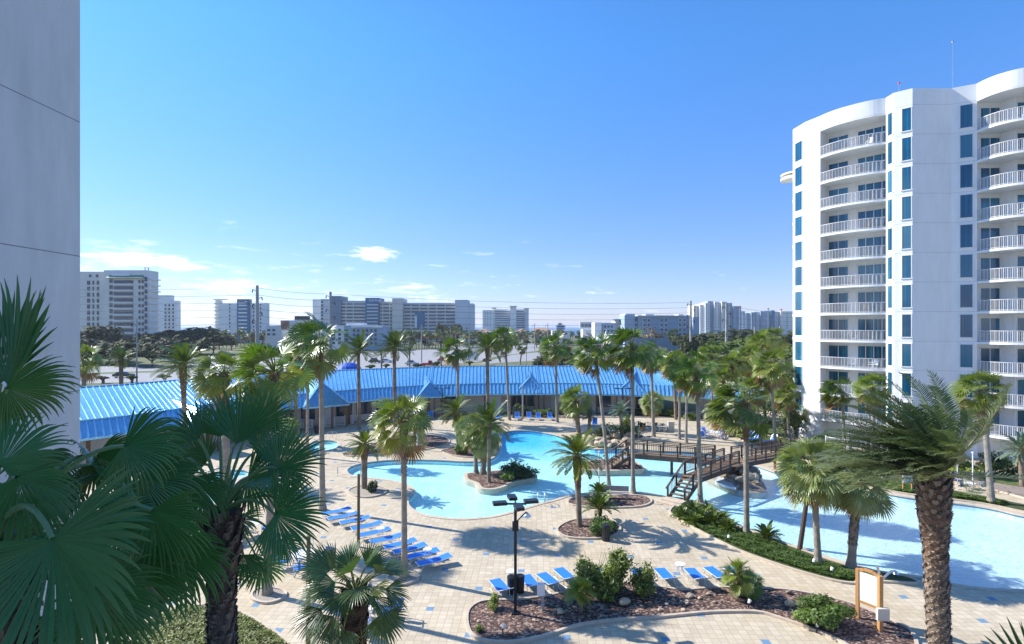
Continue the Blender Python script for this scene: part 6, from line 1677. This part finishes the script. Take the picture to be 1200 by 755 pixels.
# grey-blue hotel
r, bx_, gr, bd = bld('hotel', 'grey-blue four-storey hotel in the right middle distance', 775, 300, [(731, 743, 369.5, None, 16, 2, 'wall_far_blue', 'wall'), (743, 747, 374, None, 14, 0, 'wall_far_grey', 'wall'), (747, 808, 370.5, None, 16, 1, 'wall_far_blue', 'wall'), (808, 815, 372, None, 24, 6, 'wall_far_blue', 'wall'), (732, 743, 367.8, 369.5, 14, 1.5, 'wall_far_white', 'parapet'), (746.5, 808.5, 369.8, 371, 17, 2, 'wall_far_grey', 'parapet'), (758, 768, 368, 370.4, 8, -3, 'wall_far_grey', 'roof_box'), (797, 803, 368.2, 370.4, 8, -3, 'wall_far_grey', 'roof_box')])
for xs in ((754.5, 759.5), (774.5, 779.5), (796, 801)):
    gr(xs, 375.5, 5.4, 4, 3.6, 4.0, 'wall_far_white', 'window_frame', 1.2); gr(xs, 375.5, 5.4, 4, 2.6, 2.9, 'far_glass', 'window', 1.35)
gr([745], 375.5, 5.4, 4, 1.6, 2.6)
# far white towers, each block its own building
FT = [(813,819,358,700,'wall_far_cream'),(819,824,357,690,'wall_far_white'),(824,829.5,355.5,690,'wall_far_white'),(829.5,836,353,690,'wall_far_blue'),(836,842,353.8,690,'wall_far_white'),(843,849,354,690,'wall_far_cream'),(849,858,355,690,'wall_far_grey'),(858,867,359,680,'wall_far_blue')]
FT2 = [(867,873,364.5,900,'wall_far_white'),(873,878,367,900,'wall_far_blue'),(878,884,366,900,'wall_far_blue'),(884,890,365.5,900,'wall_far_white'),(890,901,365,880,'wall_far_blue'),(901,905,364,880,'panel_blue'),(905,914,365.3,900,'wall_far_grey'),(914,928,365,880,'wall_far_cream')]
for nm, lab, fts, px, n0 in (('condominium', 'cluster of tall white and blue-grey condominium towers left of the wood', FT, 840, 12), ('condominium', 'more distant row of white and blue condominium towers right against the white tower', FT2, 895, 8)):
    r, bx_, gr, bd = bld(nm, lab, px, fts[0][3], [])
    kx = fts[0][3] / F
    for i, (x0, x1, yt, Yd, mt) in enumerate(fts):
        bx_(x0, x1, yt, None, 24, (i % 3) * 4, mt, 'tower_block')
        dyy = 2.75 if n0 == 12 else 2.4
        cols_ = [x0 + 1.4, x1 - 1.4] if i % 2 == 0 else [(x0 + x1) / 2]
        for c_ in cols_: bd(c_ - .55, c_ + .55, yt + 2.4, dyy, 11 if n0 == 12 else 8, 1.3, 'slate_blue', 'window', .4, (i % 3) * 4 + .3)
for (x, y) in ((866.7, 359.3), (900.3, 362), (915.5, 362.8)):
    Yd = 640; b_ = P(x, y, Yd); r = thing('construction_crane', 'far thin mast with a red top above the distant towers at photo column %s' % {866.7: 'left', 900.3: 'middle', 915.5: 'right'}[x], 'mast', (b_.x, Yd, 0))
    r['label'] = {866.7: 'left red-topped mast above the far white towers', 900.3: 'middle red-topped mast above the far towers', 915.5: 'right red-topped mast above the far towers'}[x]
    m = MB().mat('util_pole'); m.bar((0, 0, 0), (0, 0, b_.z), .5); m.build('mast', r); m = MB().mat('red_ball'); m.tube([(0, 0, b_.z - .8), (0, 0, b_.z), (0, 0, b_.z + .8)], [.5, 1.4, .5], 8); m.build('top', r)

# ------------------------------------------------------------------ utility poles and lines
PL = {}
def upole(label, x, yt, Yd, r0=.45, arms=5, side=1):
    t = P(x, yt, Yd); r = thing('utility_pole', label, 'utility pole', (t.x, Yd, 0))
    m = MB().mat('util_pole'); m.tube([(0, 0, 0), (0, 0, t.z)], [r0, r0 * .6], 10); m.build('pole', r)
    for k in range(arms):
        z = t.z - 1.5 - k * 1.9; s = side if k % 2 else -side
        m = MB().mat('black_metal'); m.bar((0, 0, z), (s * 1.1, 0, z + .5), .12); m.tube([(s * 1.1, 0, z + .5), (s * 1.25, 0, z - .3)], .13, 6); m.build('insulator', r)
    PL[x] = t; return t
upole('tallest grey steel utility pole in front of the blue-banded condominium', 301.5, 334.5, 135, .55)
upole('grey utility pole in front of the long condominium stair tower', 387.3, 342, 150, .55)
upole('tall grey utility pole in front of the right end of the grey-blue hotel', 809.5, 352.5, 185, .5)
upole('thick pale utility pole rising from the wood right of the far towers', 851.5, 355.5, 165, .55)
upole('thin wooden roadside pole in front of the cream tower', 160.3, 374, 128, .2, 1)
upole('grey pole stub at the left of the wood', 884.5, 383, 240, .5, 0); upole('small grey pole stub right of the wood', 914.3, 382.5, 250, .7, 0)
upole('slim wooden pole in front of the middle of the long condominium', 494, 381, 200, .25, 1); upole('slim wooden pole below the end of the long condominium', 550, 381, 210, .25, 1)
upole('thin far pole between the white condominium and the terracotta roofs', 626.5, 379, 300, .3, 1); upole('thin far pole left of the tree-topped sign', 642, 379, 300, .3, 1)
upole('thin lamp pole beside the lone round cabbage palm', 617, 405, 185, .12, 0); upole('thin lamp pole at the parking lot corner', 592.5, 400, 180, .14, 0); upole('thin lamp pole in front of the low hotel', 399, 398, 165, .14, 0)
def wire(label, a, b, sag):
    m = MB().mat('wire'); pts = []
    for k in range(17):
        t = k / 16; p = Vector(a).lerp(Vector(b), t); p.z -= sag * 4 * t * (1 - t); pts.append(p)
    m.tube(pts, .035, 4, cap=False); return tag(m.build('power_line'), label, 'power line', 'power lines along the highway')
for k in range(6):
    dz = -.6 - k * 1.75
    lab = 'thin power line strung between the tall grey poles along the highway'
    a, b, c, d = PL[301.5], PL[387.3], PL[809.5], PL[851.5]
    L0 = Vector((-150, 125, a.z + .5))
    wire(lab, L0 + Vector((0, 0, dz)), a + Vector((0, 0, dz)), 1.0); wire(lab, a + Vector((0, 0, dz)), b + Vector((0, 0, dz)), .4)
    wire(lab, b + Vector((0, 0, dz)), c + Vector((0, 0, dz)), 1.2)
    wire(lab, d + Vector((0, 0, dz)), Vector((140, 260, d.z + dz)), 1.0)

# ------------------------------------------------------------------ cars
def car(label, px, paint, kind='car', rz=0, name='parked_car'):
    b_ = G(*px); r = thing(name, label, 'car' if kind != 'pickup' else 'pickup truck', b_, rz)
    L, Wd, H = (4.6, 1.8, 1.45) if kind == 'car' else (5.6, 1.95, 1.85) if kind == 'pickup' else (4.7, 1.9, 1.75)
    def prof(pts, w, mat, nm):
        m = MB().mat(mat); n = len(pts); a = [m.vert((x, -w / 2, z)) for x, z in pts]; b = [m.vert((x, w / 2, z)) for x, z in pts]
        m.face(a); m.face(b[::-1])
        for i in range(n): m.face((a[i], b[i], b[(i + 1) % n], a[(i + 1) % n]))
        return m.build(nm, r)
    h = L / 2
    prof([(-h, .35), (h, .35), (h, .7), (h * .9, .88), (h * .35, .98), (-h * .75, 1.0), (-h, .9)], Wd, paint, 'body')
    if kind == 'pickup': cab = [(-h * .1, .95), (h * .45, .97), (h * .25, H), (-h * .08, H)]; gl_ = [(-h * .05, 1.1), (h * .37, 1.1), (h * .24, H - .12), (-h * .05, H - .12)]
    else: cab = [(-h * .8, .95), (h * .42, .97), (h * .1, H), (-h * .55, H)]; gl_ = [(-h * .68, 1.03), (h * .32, 1.03), (h * .08, H - .1), (-h * .52, H - .1)]
    prof(cab, Wd * .86, paint, 'cabin'); prof(gl_, Wd * .88, 'far_glass', 'window')
    for sx in (-.6, .62):
        for sy in (-1, 1):
            m = MB().mat('rubber'); m.tube([(h * sx, sy * (Wd / 2 - .2), .34), (h * sx, sy * (Wd / 2 + .01), .34)], .34, 12); m.mat('steel'); m.tube([(h * sx, sy * (Wd / 2 + .01), .34), (h * sx, sy * (Wd / 2 + .02), .34)], .19, 10); m.build('wheel', r)
    return r
for (x, y, p, k, lab) in [(145,442.5,'black_paint','car','dark sedan driving on the highway left of the roadside pole'),(503,429,'red_paint','pickup','red pickup truck on the road beyond the roof'),(483,428,'silver_paint','suv','grey car partly behind the small feather palm'),(440,425.5,'black_paint','suv','dark car on the road left of the twin date palm'),(453,425,'silver_paint','car','silver car on the road behind the date palm crown'),
     (553,422,'red_paint','car','red car near the red and white roadside sign'),(669,403,'black_paint','suv','dark car beyond the road right of the parking lot'),(332,411,'white_car_paint','suv','white car far along the highway at left'),(262,415,'white_car_paint','car','white car on the highway behind the feather palm'),(520,424,'red_paint','suv','second red car just right of the red pickup truck'),(556,404,'white_car_paint','suv','white car far on the highway under the palms')]:
    car(lab, (x, y), p, k, R({145: 3}.get(x, 3)), 'pickup_truck' if k == 'pickup' else 'parked_car')
board('red and white roadside sign beyond the roof', (552,424), 5.4, 2.6, 1.0, 'sign_white', 0, 'red_paint')
b_ = G(553, 423.9); m = MB().mat('navy_sling')
# ------------------------------------------------------------------ the big shaded palms close to the camera
def close_palm(name, label, hub_px, Y, base_xy, leaves, fillers, seed, r0, r1, green, Rf=.8, trunk_boots=.55, eltop=60, elbot=-35):
    """leaves: (hub px, hub depth, blade direction as px offset + depth change, radius m, up vector)"""
    c = P(hub_px[0], hub_px[1], Y)
    base = Vector((base_xy[0], base_xy[1], 0))
    root = thing(name, label, 'palm tree', base)
    trunk(root, c.z, r0, r1, (c.x - base.x, c.y - base.y), 'date', seed, 0, trunk_boots, .12, 2.2, .55)
    rnd = random.Random(seed); mb = MB().mat('deep_leaf'); O = base
    for (hx, hy, hY, dx, dy, dY, rad, up, spread, droop) in leaves:
        h = P(hx, hy, hY); tip = P(hx + dx, hy + dy, hY + dY); f = (tip - h).normalized()
        col = jit(green, rnd, .15)
        mid = c.lerp(h, .55) + Vector((0, 0, .35 * (h - c).length))
        pc = mixt(col, (.17, .25, .10), .7)
        petiole(mb, c - O, mid - O, h - O, .034, .019, pc, 6, 9)
        fan_blade(mb, h - O, f, Vector(up), rad, rnd, col, max(16, int(spread * .40)), spread, 9, droop * 1.5, .12, .62, .4, mixt(col, (.28, .30, .12), .35), .008)
        m2 = MB
    for i in range(fillers):
        t = (i + .5) / fillers; el = R(eltop + (elbot - eltop) * t + rnd.uniform(-10, 10)); az = i * 2.39996 + rnd.uniform(-.3, .3)
        d = Vector((math.cos(az) * math.cos(el), math.sin(az) * math.cos(el), math.sin(el)))
        if d.y < -.45: d.y *= -.6; d.normalize()
        a = c - O; tip = a + d * rnd.uniform(.8, 1.25) + Vector((0, 0, -.3 * t)); ctrl = a + d * .6 + Vector((0, 0, .15))
        col = jit(green, rnd, .3) if rnd.random() > .12 * t else (.16, .15, .05)
        fd = petiole(mb, a, ctrl, tip, .028, .015, mixt(col, (.16, .22, .10), .4), 5, 5)
        fd = (fd + Vector((0, 0, -.5))).normalized()
        fan_blade(mb, tip, fd, Vector((rnd.uniform(-.4, .4), rnd.uniform(-.4, .4), 1)), Rf * rnd.uniform(.85, 1.1), rnd, col, 32, 108, 6, .6, .1, .62, .4)
    mb.build('crown', root)
    return root
GF = (.036, .120, .030)
U = (0, 0, 1); FWD = (0, -1, .2)
close_palm('fan_palm', 'huge shaded fan palm filling the lower left corner in front of the near wall', (-14, 655), 5.0, (-4.95, 5.1), [
    (10, 452, 4.9, 10, -110, .1, .98, FWD, 40, .15),
    (0, 450, 5.0, 34, -100, .1, .88, FWD, 44, .35),
    (0, 545, 4.7, 50, -40, .2, .55, FWD, 95, .8),
    (8, 455, 4.85, 46, 12, .3, .56, FWD, 110, .8),
    (62, 632, 3.9, 10, 110, -.25, 1.02, FWD, 112, .30),
    (145, 523, 5.6, 75, 22, .3, .62, FWD, 100, .9),
    (178, 598, 5.2, 25, 55, .1, .72, FWD, 108, .55),
    (105, 545, 6.0, 45, 40, .4, .9, (0, -.4, 1), 105, .8),
    (205, 640, 6.0, 30, 60, .1, .8, FWD, 100, .8),
    (150, 660, 5.4, 50, 70, .2, .85, FWD, 100, .6),
    (35, 590, 6.0, -30, 60, .2, .9, FWD, 100, .8),
    (130, 600, 6.4, 60, 20, .3, .85, (0, -.5, 1), 105, .9),
    (112, 535, 6.4, 45, 20, .3, .62, FWD, 100, .9),
    (50, 530, 6.2, 25, 50, .2, .6, FWD, 100, .9),
    (85, 560, 6.8, -20, 50, .2, .65, FWD, 100, .9),
    (150, 575, 7.2, 30, 50, .2, .65, FWD, 100, .9),
    (165, 560, 6.8, 60, 20, .3, .8, FWD, 95, .8),
    (110, 690, 4.6, 60, 60, .1, .75, FWD, 100, .7),
    (20, 560, 4.6, 40, 60, .1, .7, FWD, 95, .9),
    (225, 560, 7.6, 30, 60, .2, .75, FWD, 90, .8),
], 22, 3, .26, .24, GF, .68, .55, 15, -60)
close_palm('fan_palm', 'shaded fan palm with rough dark trunk standing right of the huge corner palm', (260, 600), 9.0, (-4.85, 9.1), [
    (277, 520, 8.8, 20, -90, .2, .98, FWD, 62, .12),
    (232, 515, 9.2, -32, -60, .3, .72, FWD, 75, .4),
    (258, 512, 9.6, 0, -80, .2, .72, FWD, 70, .3),
    (325, 549, 8.8, 45, -35, .2, .80, FWD, 100, .35),
    (322, 603, 8.5, 60, 12, .1, .84, FWD, 108, .40),
    (215, 535, 9.2, -60, 0, .2, .7, (0, -.5, 1), 90, .6),
    (300, 530, 9.6, 60, -30, .4, .85, (0, -.5, 1), 95, .6),
    (205, 590, 8.8, -60, 25, .1, .8, FWD, 100, .7),
    (212, 640, 9.0, -40, 60, .1, .8, FWD, 100, .8),
    (240, 545, 9.9, -40, -40, .2, .7, FWD, 90, .5),
    (290, 560, 9.3, 50, 10, .2, .75, FWD, 95, .5),
    (300, 500, 9.8, 40, -60, .2, .85, FWD, 75, .4),
    (235, 570, 8.6, -50, 40, .1, .7, FWD, 95, .8),
    (285, 650, 9.4, 20, 55, .1, .6, FWD, 80, .9),
], 12, 7, .19, .205, GF, .58, .55, 45, -50)
def small_close():
    c = P(415, 694, 16.0); base = Vector((c.x - .1, 16.1, 0)); root = thing('fan_palm', 'small dark fan palm with shaggy trunk at the bottom edge left of centre', 'palm tree', base)
    trunk(root, c.z, .26, .27, (.1, 0), 'date', 9, 0, .5, .5, 2.2, .4)
    me = fan_crown(303, 30, .85, .95, 24, 5, top=80, bot=-25, wind=.05, droop=.25, dead=2, green=(.042, .09, .024), yel=(.13, .16, .04), spread=72)
    link('crown', me, root, (.1, 0, c.z))
small_close()
# tips of a palm below the lower right corner
c = P(1262, 850, 9.0); base = Vector((c.x, 9.0, 0)); root = thing('fan_palm', 'palm whose leaf tips poke into the lower right corner of the photo', 'palm tree', base)
trunk(root, c.z, .2, .16, (0, 0), 'date', 4, 0, 0, .2)
mb = MB().mat('fan_leaf'); rnd = random.Random(12)
for (hx, hy, dx, dy, sp) in ((1215, 800, -60, -62, 34), (1228, 815, -20, -50, 30), (1300, 800, 50, -40, 90)):
    h = P(hx, hy, 8.8) - base; t_ = P(hx + dx, hy + dy, 8.9) - base
    petiole(mb, c - base, (c - base).lerp(h, .6) + Vector((0, 0, .3)), h, .03, .016, (.10, .16, .04), 5, 5)
    fan_blade(mb, h, t_ - h, Vector(FWD), 1.2, rnd, (.018, .06, .02), max(7, int(sp * .24)), sp, 7, .10, 0, .5, .3)
mb.build('crown', root)

# the great wind-swept date palm
BIG = feather_crown(404, 90, 3.7, 58, .56, top=86, bot=-8, wind=.8, grav=.5, green=(.11, .155, .085), yel=(.24, .26, .11), nsec=14, lw=.018, sweep=Vector((-.72, -.05, .42)))
b_ = Vector(((1104 - HX) * 17.5 / F, 17.5, 0)); c = P(1093, 556, 17.5)
root = thing('date_palm', 'big wind-swept date palm with thick knobbly trunk in front of the tower at the right', 'palm tree', b_)
trunk(root, c.z, .27, .33, (c.x - b_.x, 0), 'date', 77, 0, .999, .3, 3.2)
link('crown', BIG, root, (c.x - b_.x, 0, c.z - .1))

# ------------------------------------------------------------------ camera, sun, sky
cam = bpy.data.cameras.new('camera'); co = bpy.data.objects.new('camera', cam); COL.objects.link(co)
cam.sensor_width = 36; cam.lens = 36 * F / 1200; cam.clip_end = 90000; cam.clip_start = .1
co.location = (0, 0, CH); co.rotation_euler = (R(90), 0, 0); cam.shift_y = (HY - 377.5) / 1200 
SC.camera = co
SUN_EL, SUN_DIR = 37.0, Vector((-.928, .371, 0)).normalized()
s = bpy.data.lights.new('sun', 'SUN'); s.energy = 4.6; s.angle = R(.5); s.color = (1.0, .955, .88)
so = bpy.data.objects.new('sun', s); COL.objects.link(so)
to = Vector((SUN_DIR.x * math.cos(R(SUN_EL)), SUN_DIR.y * math.cos(R(SUN_EL)), math.sin(R(SUN_EL))))
so.rotation_euler = to.to_track_quat('Z', 'Y').to_euler(); so.location = (-50, 20, 60)
w = bpy.data.worlds.new('World'); SC.world = w; w.use_nodes = True; nt = w.node_tree
bg = nt.nodes['Background']
sky = nt.nodes.new('ShaderNodeTexSky'); sky.sky_type = 'NISHITA'; sky.sun_disc = False
sky.sun_elevation = R(SUN_EL); sky.sun_rotation = math.atan2(SUN_DIR.x, SUN_DIR.y); sky.altitude = 0; sky.air_density = 1.0; sky.dust_density = .15; sky.ozone_density = 2.0
# thin clouds low over the horizon, from the view direction on the sky dome
tc = nt.nodes.new('ShaderNodeTexCoord'); sp = N(nt, 'ShaderNodeSeparateXYZ'); nt.links.new(tc.outputs['Generated'], sp.inputs[0])
z = mth(nt, 'MAXIMUM', sp.outputs[2], .0)
az = mth(nt, 'ARCTAN2', sp.outputs[0], sp.outputs[1])
cv = N(nt, 'ShaderNodeCombineXYZ'); nt.links.new(mth(nt, 'MULTIPLY', az, 6.0), cv.inputs[0]); nt.links.new(mth(nt, 'MULTIPLY', z, 34.0), cv.inputs[1])
n1 = noise(nt, cv.outputs[0], 1.5, 8, .62)
def smooth(x, a, b):
    m = N(nt, 'ShaderNodeMapRange', interpolation_type='SMOOTHSTEP'); nt.links.new(x, m.inputs[0]); m.inputs[1].default_value = a; m.inputs[2].default_value = b; return m.outputs[0]
lowband = mth(nt, 'MULTIPLY', smooth(z, .19, .06), smooth(az, .62, -.5))
th = mth(nt, 'ADD', n1, mth(nt, 'MULTIPLY', lowband, .17))
cl = mth(nt, 'MULTIPLY', smooth(th, .64, .86), smooth(z, .24, .10))
cl = mth(nt, 'MULTIPLY', cl, .9)
# one small puff
skyc = mixc(nt, 1.0, sky.outputs[0], (.40, .80, 1.17), 'MULTIPLY')
skyc = mixc(nt, 1.0, skyc, ramp(nt, z, [(0.0, (1.26, .67, .72)), (.14, (1.14, .70, .77)), (.45, (.98, .98, 1))]), 'MULTIPLY')
def puff(a0, z0, wa, wz):
    dx = mth(nt, 'DIVIDE', mth(nt, 'SUBTRACT', az, a0), wa); dz = mth(nt, 'DIVIDE', mth(nt, 'SUBTRACT', z, z0), wz)
    d = mth(nt, 'SQRT', mth(nt, 'ADD', mth(nt, 'MULTIPLY', dx, dx), mth(nt, 'MULTIPLY', dz, dz)))
    n3 = noise(nt, cv.outputs[0], 5.0, 6, .6)
    return smooth(mth(nt, 'ADD', d, mth(nt, 'MULTIPLY', n3, -2.2)), .0, -.75)
for a0, z0, wa, wz in ((-.245, .128, .040, .014), (-.60, .101, .075, .012), (-.545, .094, .04, .008)):
    cl = mth(nt, 'MAXIMUM', cl, mth(nt, 'MULTIPLY', puff(a0, z0, wa, wz), .95))
cc = mixc(nt, cl, skyc, (6.6, 6.9, 7.3))
nt.links.new(cc, bg.inputs[0]); bg.inputs[1].default_value = .13
SC.view_settings.view_transform = 'Standard'; SC.view_settings.look = 'None'; SC.view_settings.exposure = .8; SC.view_settings.gamma = 1
SC.view_settings.use_curve_mapping = False
SC.cycles.max_bounces = 6; SC.cycles.transparent_max_bounces = 8; SC.cycles.diffuse_bounces = 3; SC.cycles.glossy_bounces = 2
SC.cycles.use_denoising = True

# thin sea haze round the whole place
HZ = .00013
m = bpy.data.materials.new('haze'); m.use_nodes = True; nt = m.node_tree
for n in list(nt.nodes):
    if n.type != 'OUTPUT_MATERIAL': nt.nodes.remove(n)
v = nt.nodes.new('ShaderNodeVolumePrincipled'); v.inputs['Density'].default_value = HZ; v.inputs['Color'].default_value = (.82, .90, 1.0, 1); v.inputs['Anisotropy'].default_value = .2
nt.links.new(v.outputs[0], nt.nodes[0].inputs['Volume'])
mb = MB(); mb.box((0, 0, 0), (1, 1, 1)); me = mb.mesh('haze'); me.materials.append(m)
o = link('haze', me); o.location = (0, 30000, 22); o.scale = (125000, 61000, 50); o['kind'] = 'stuff'; o['label'] = 'thin pale sea haze'
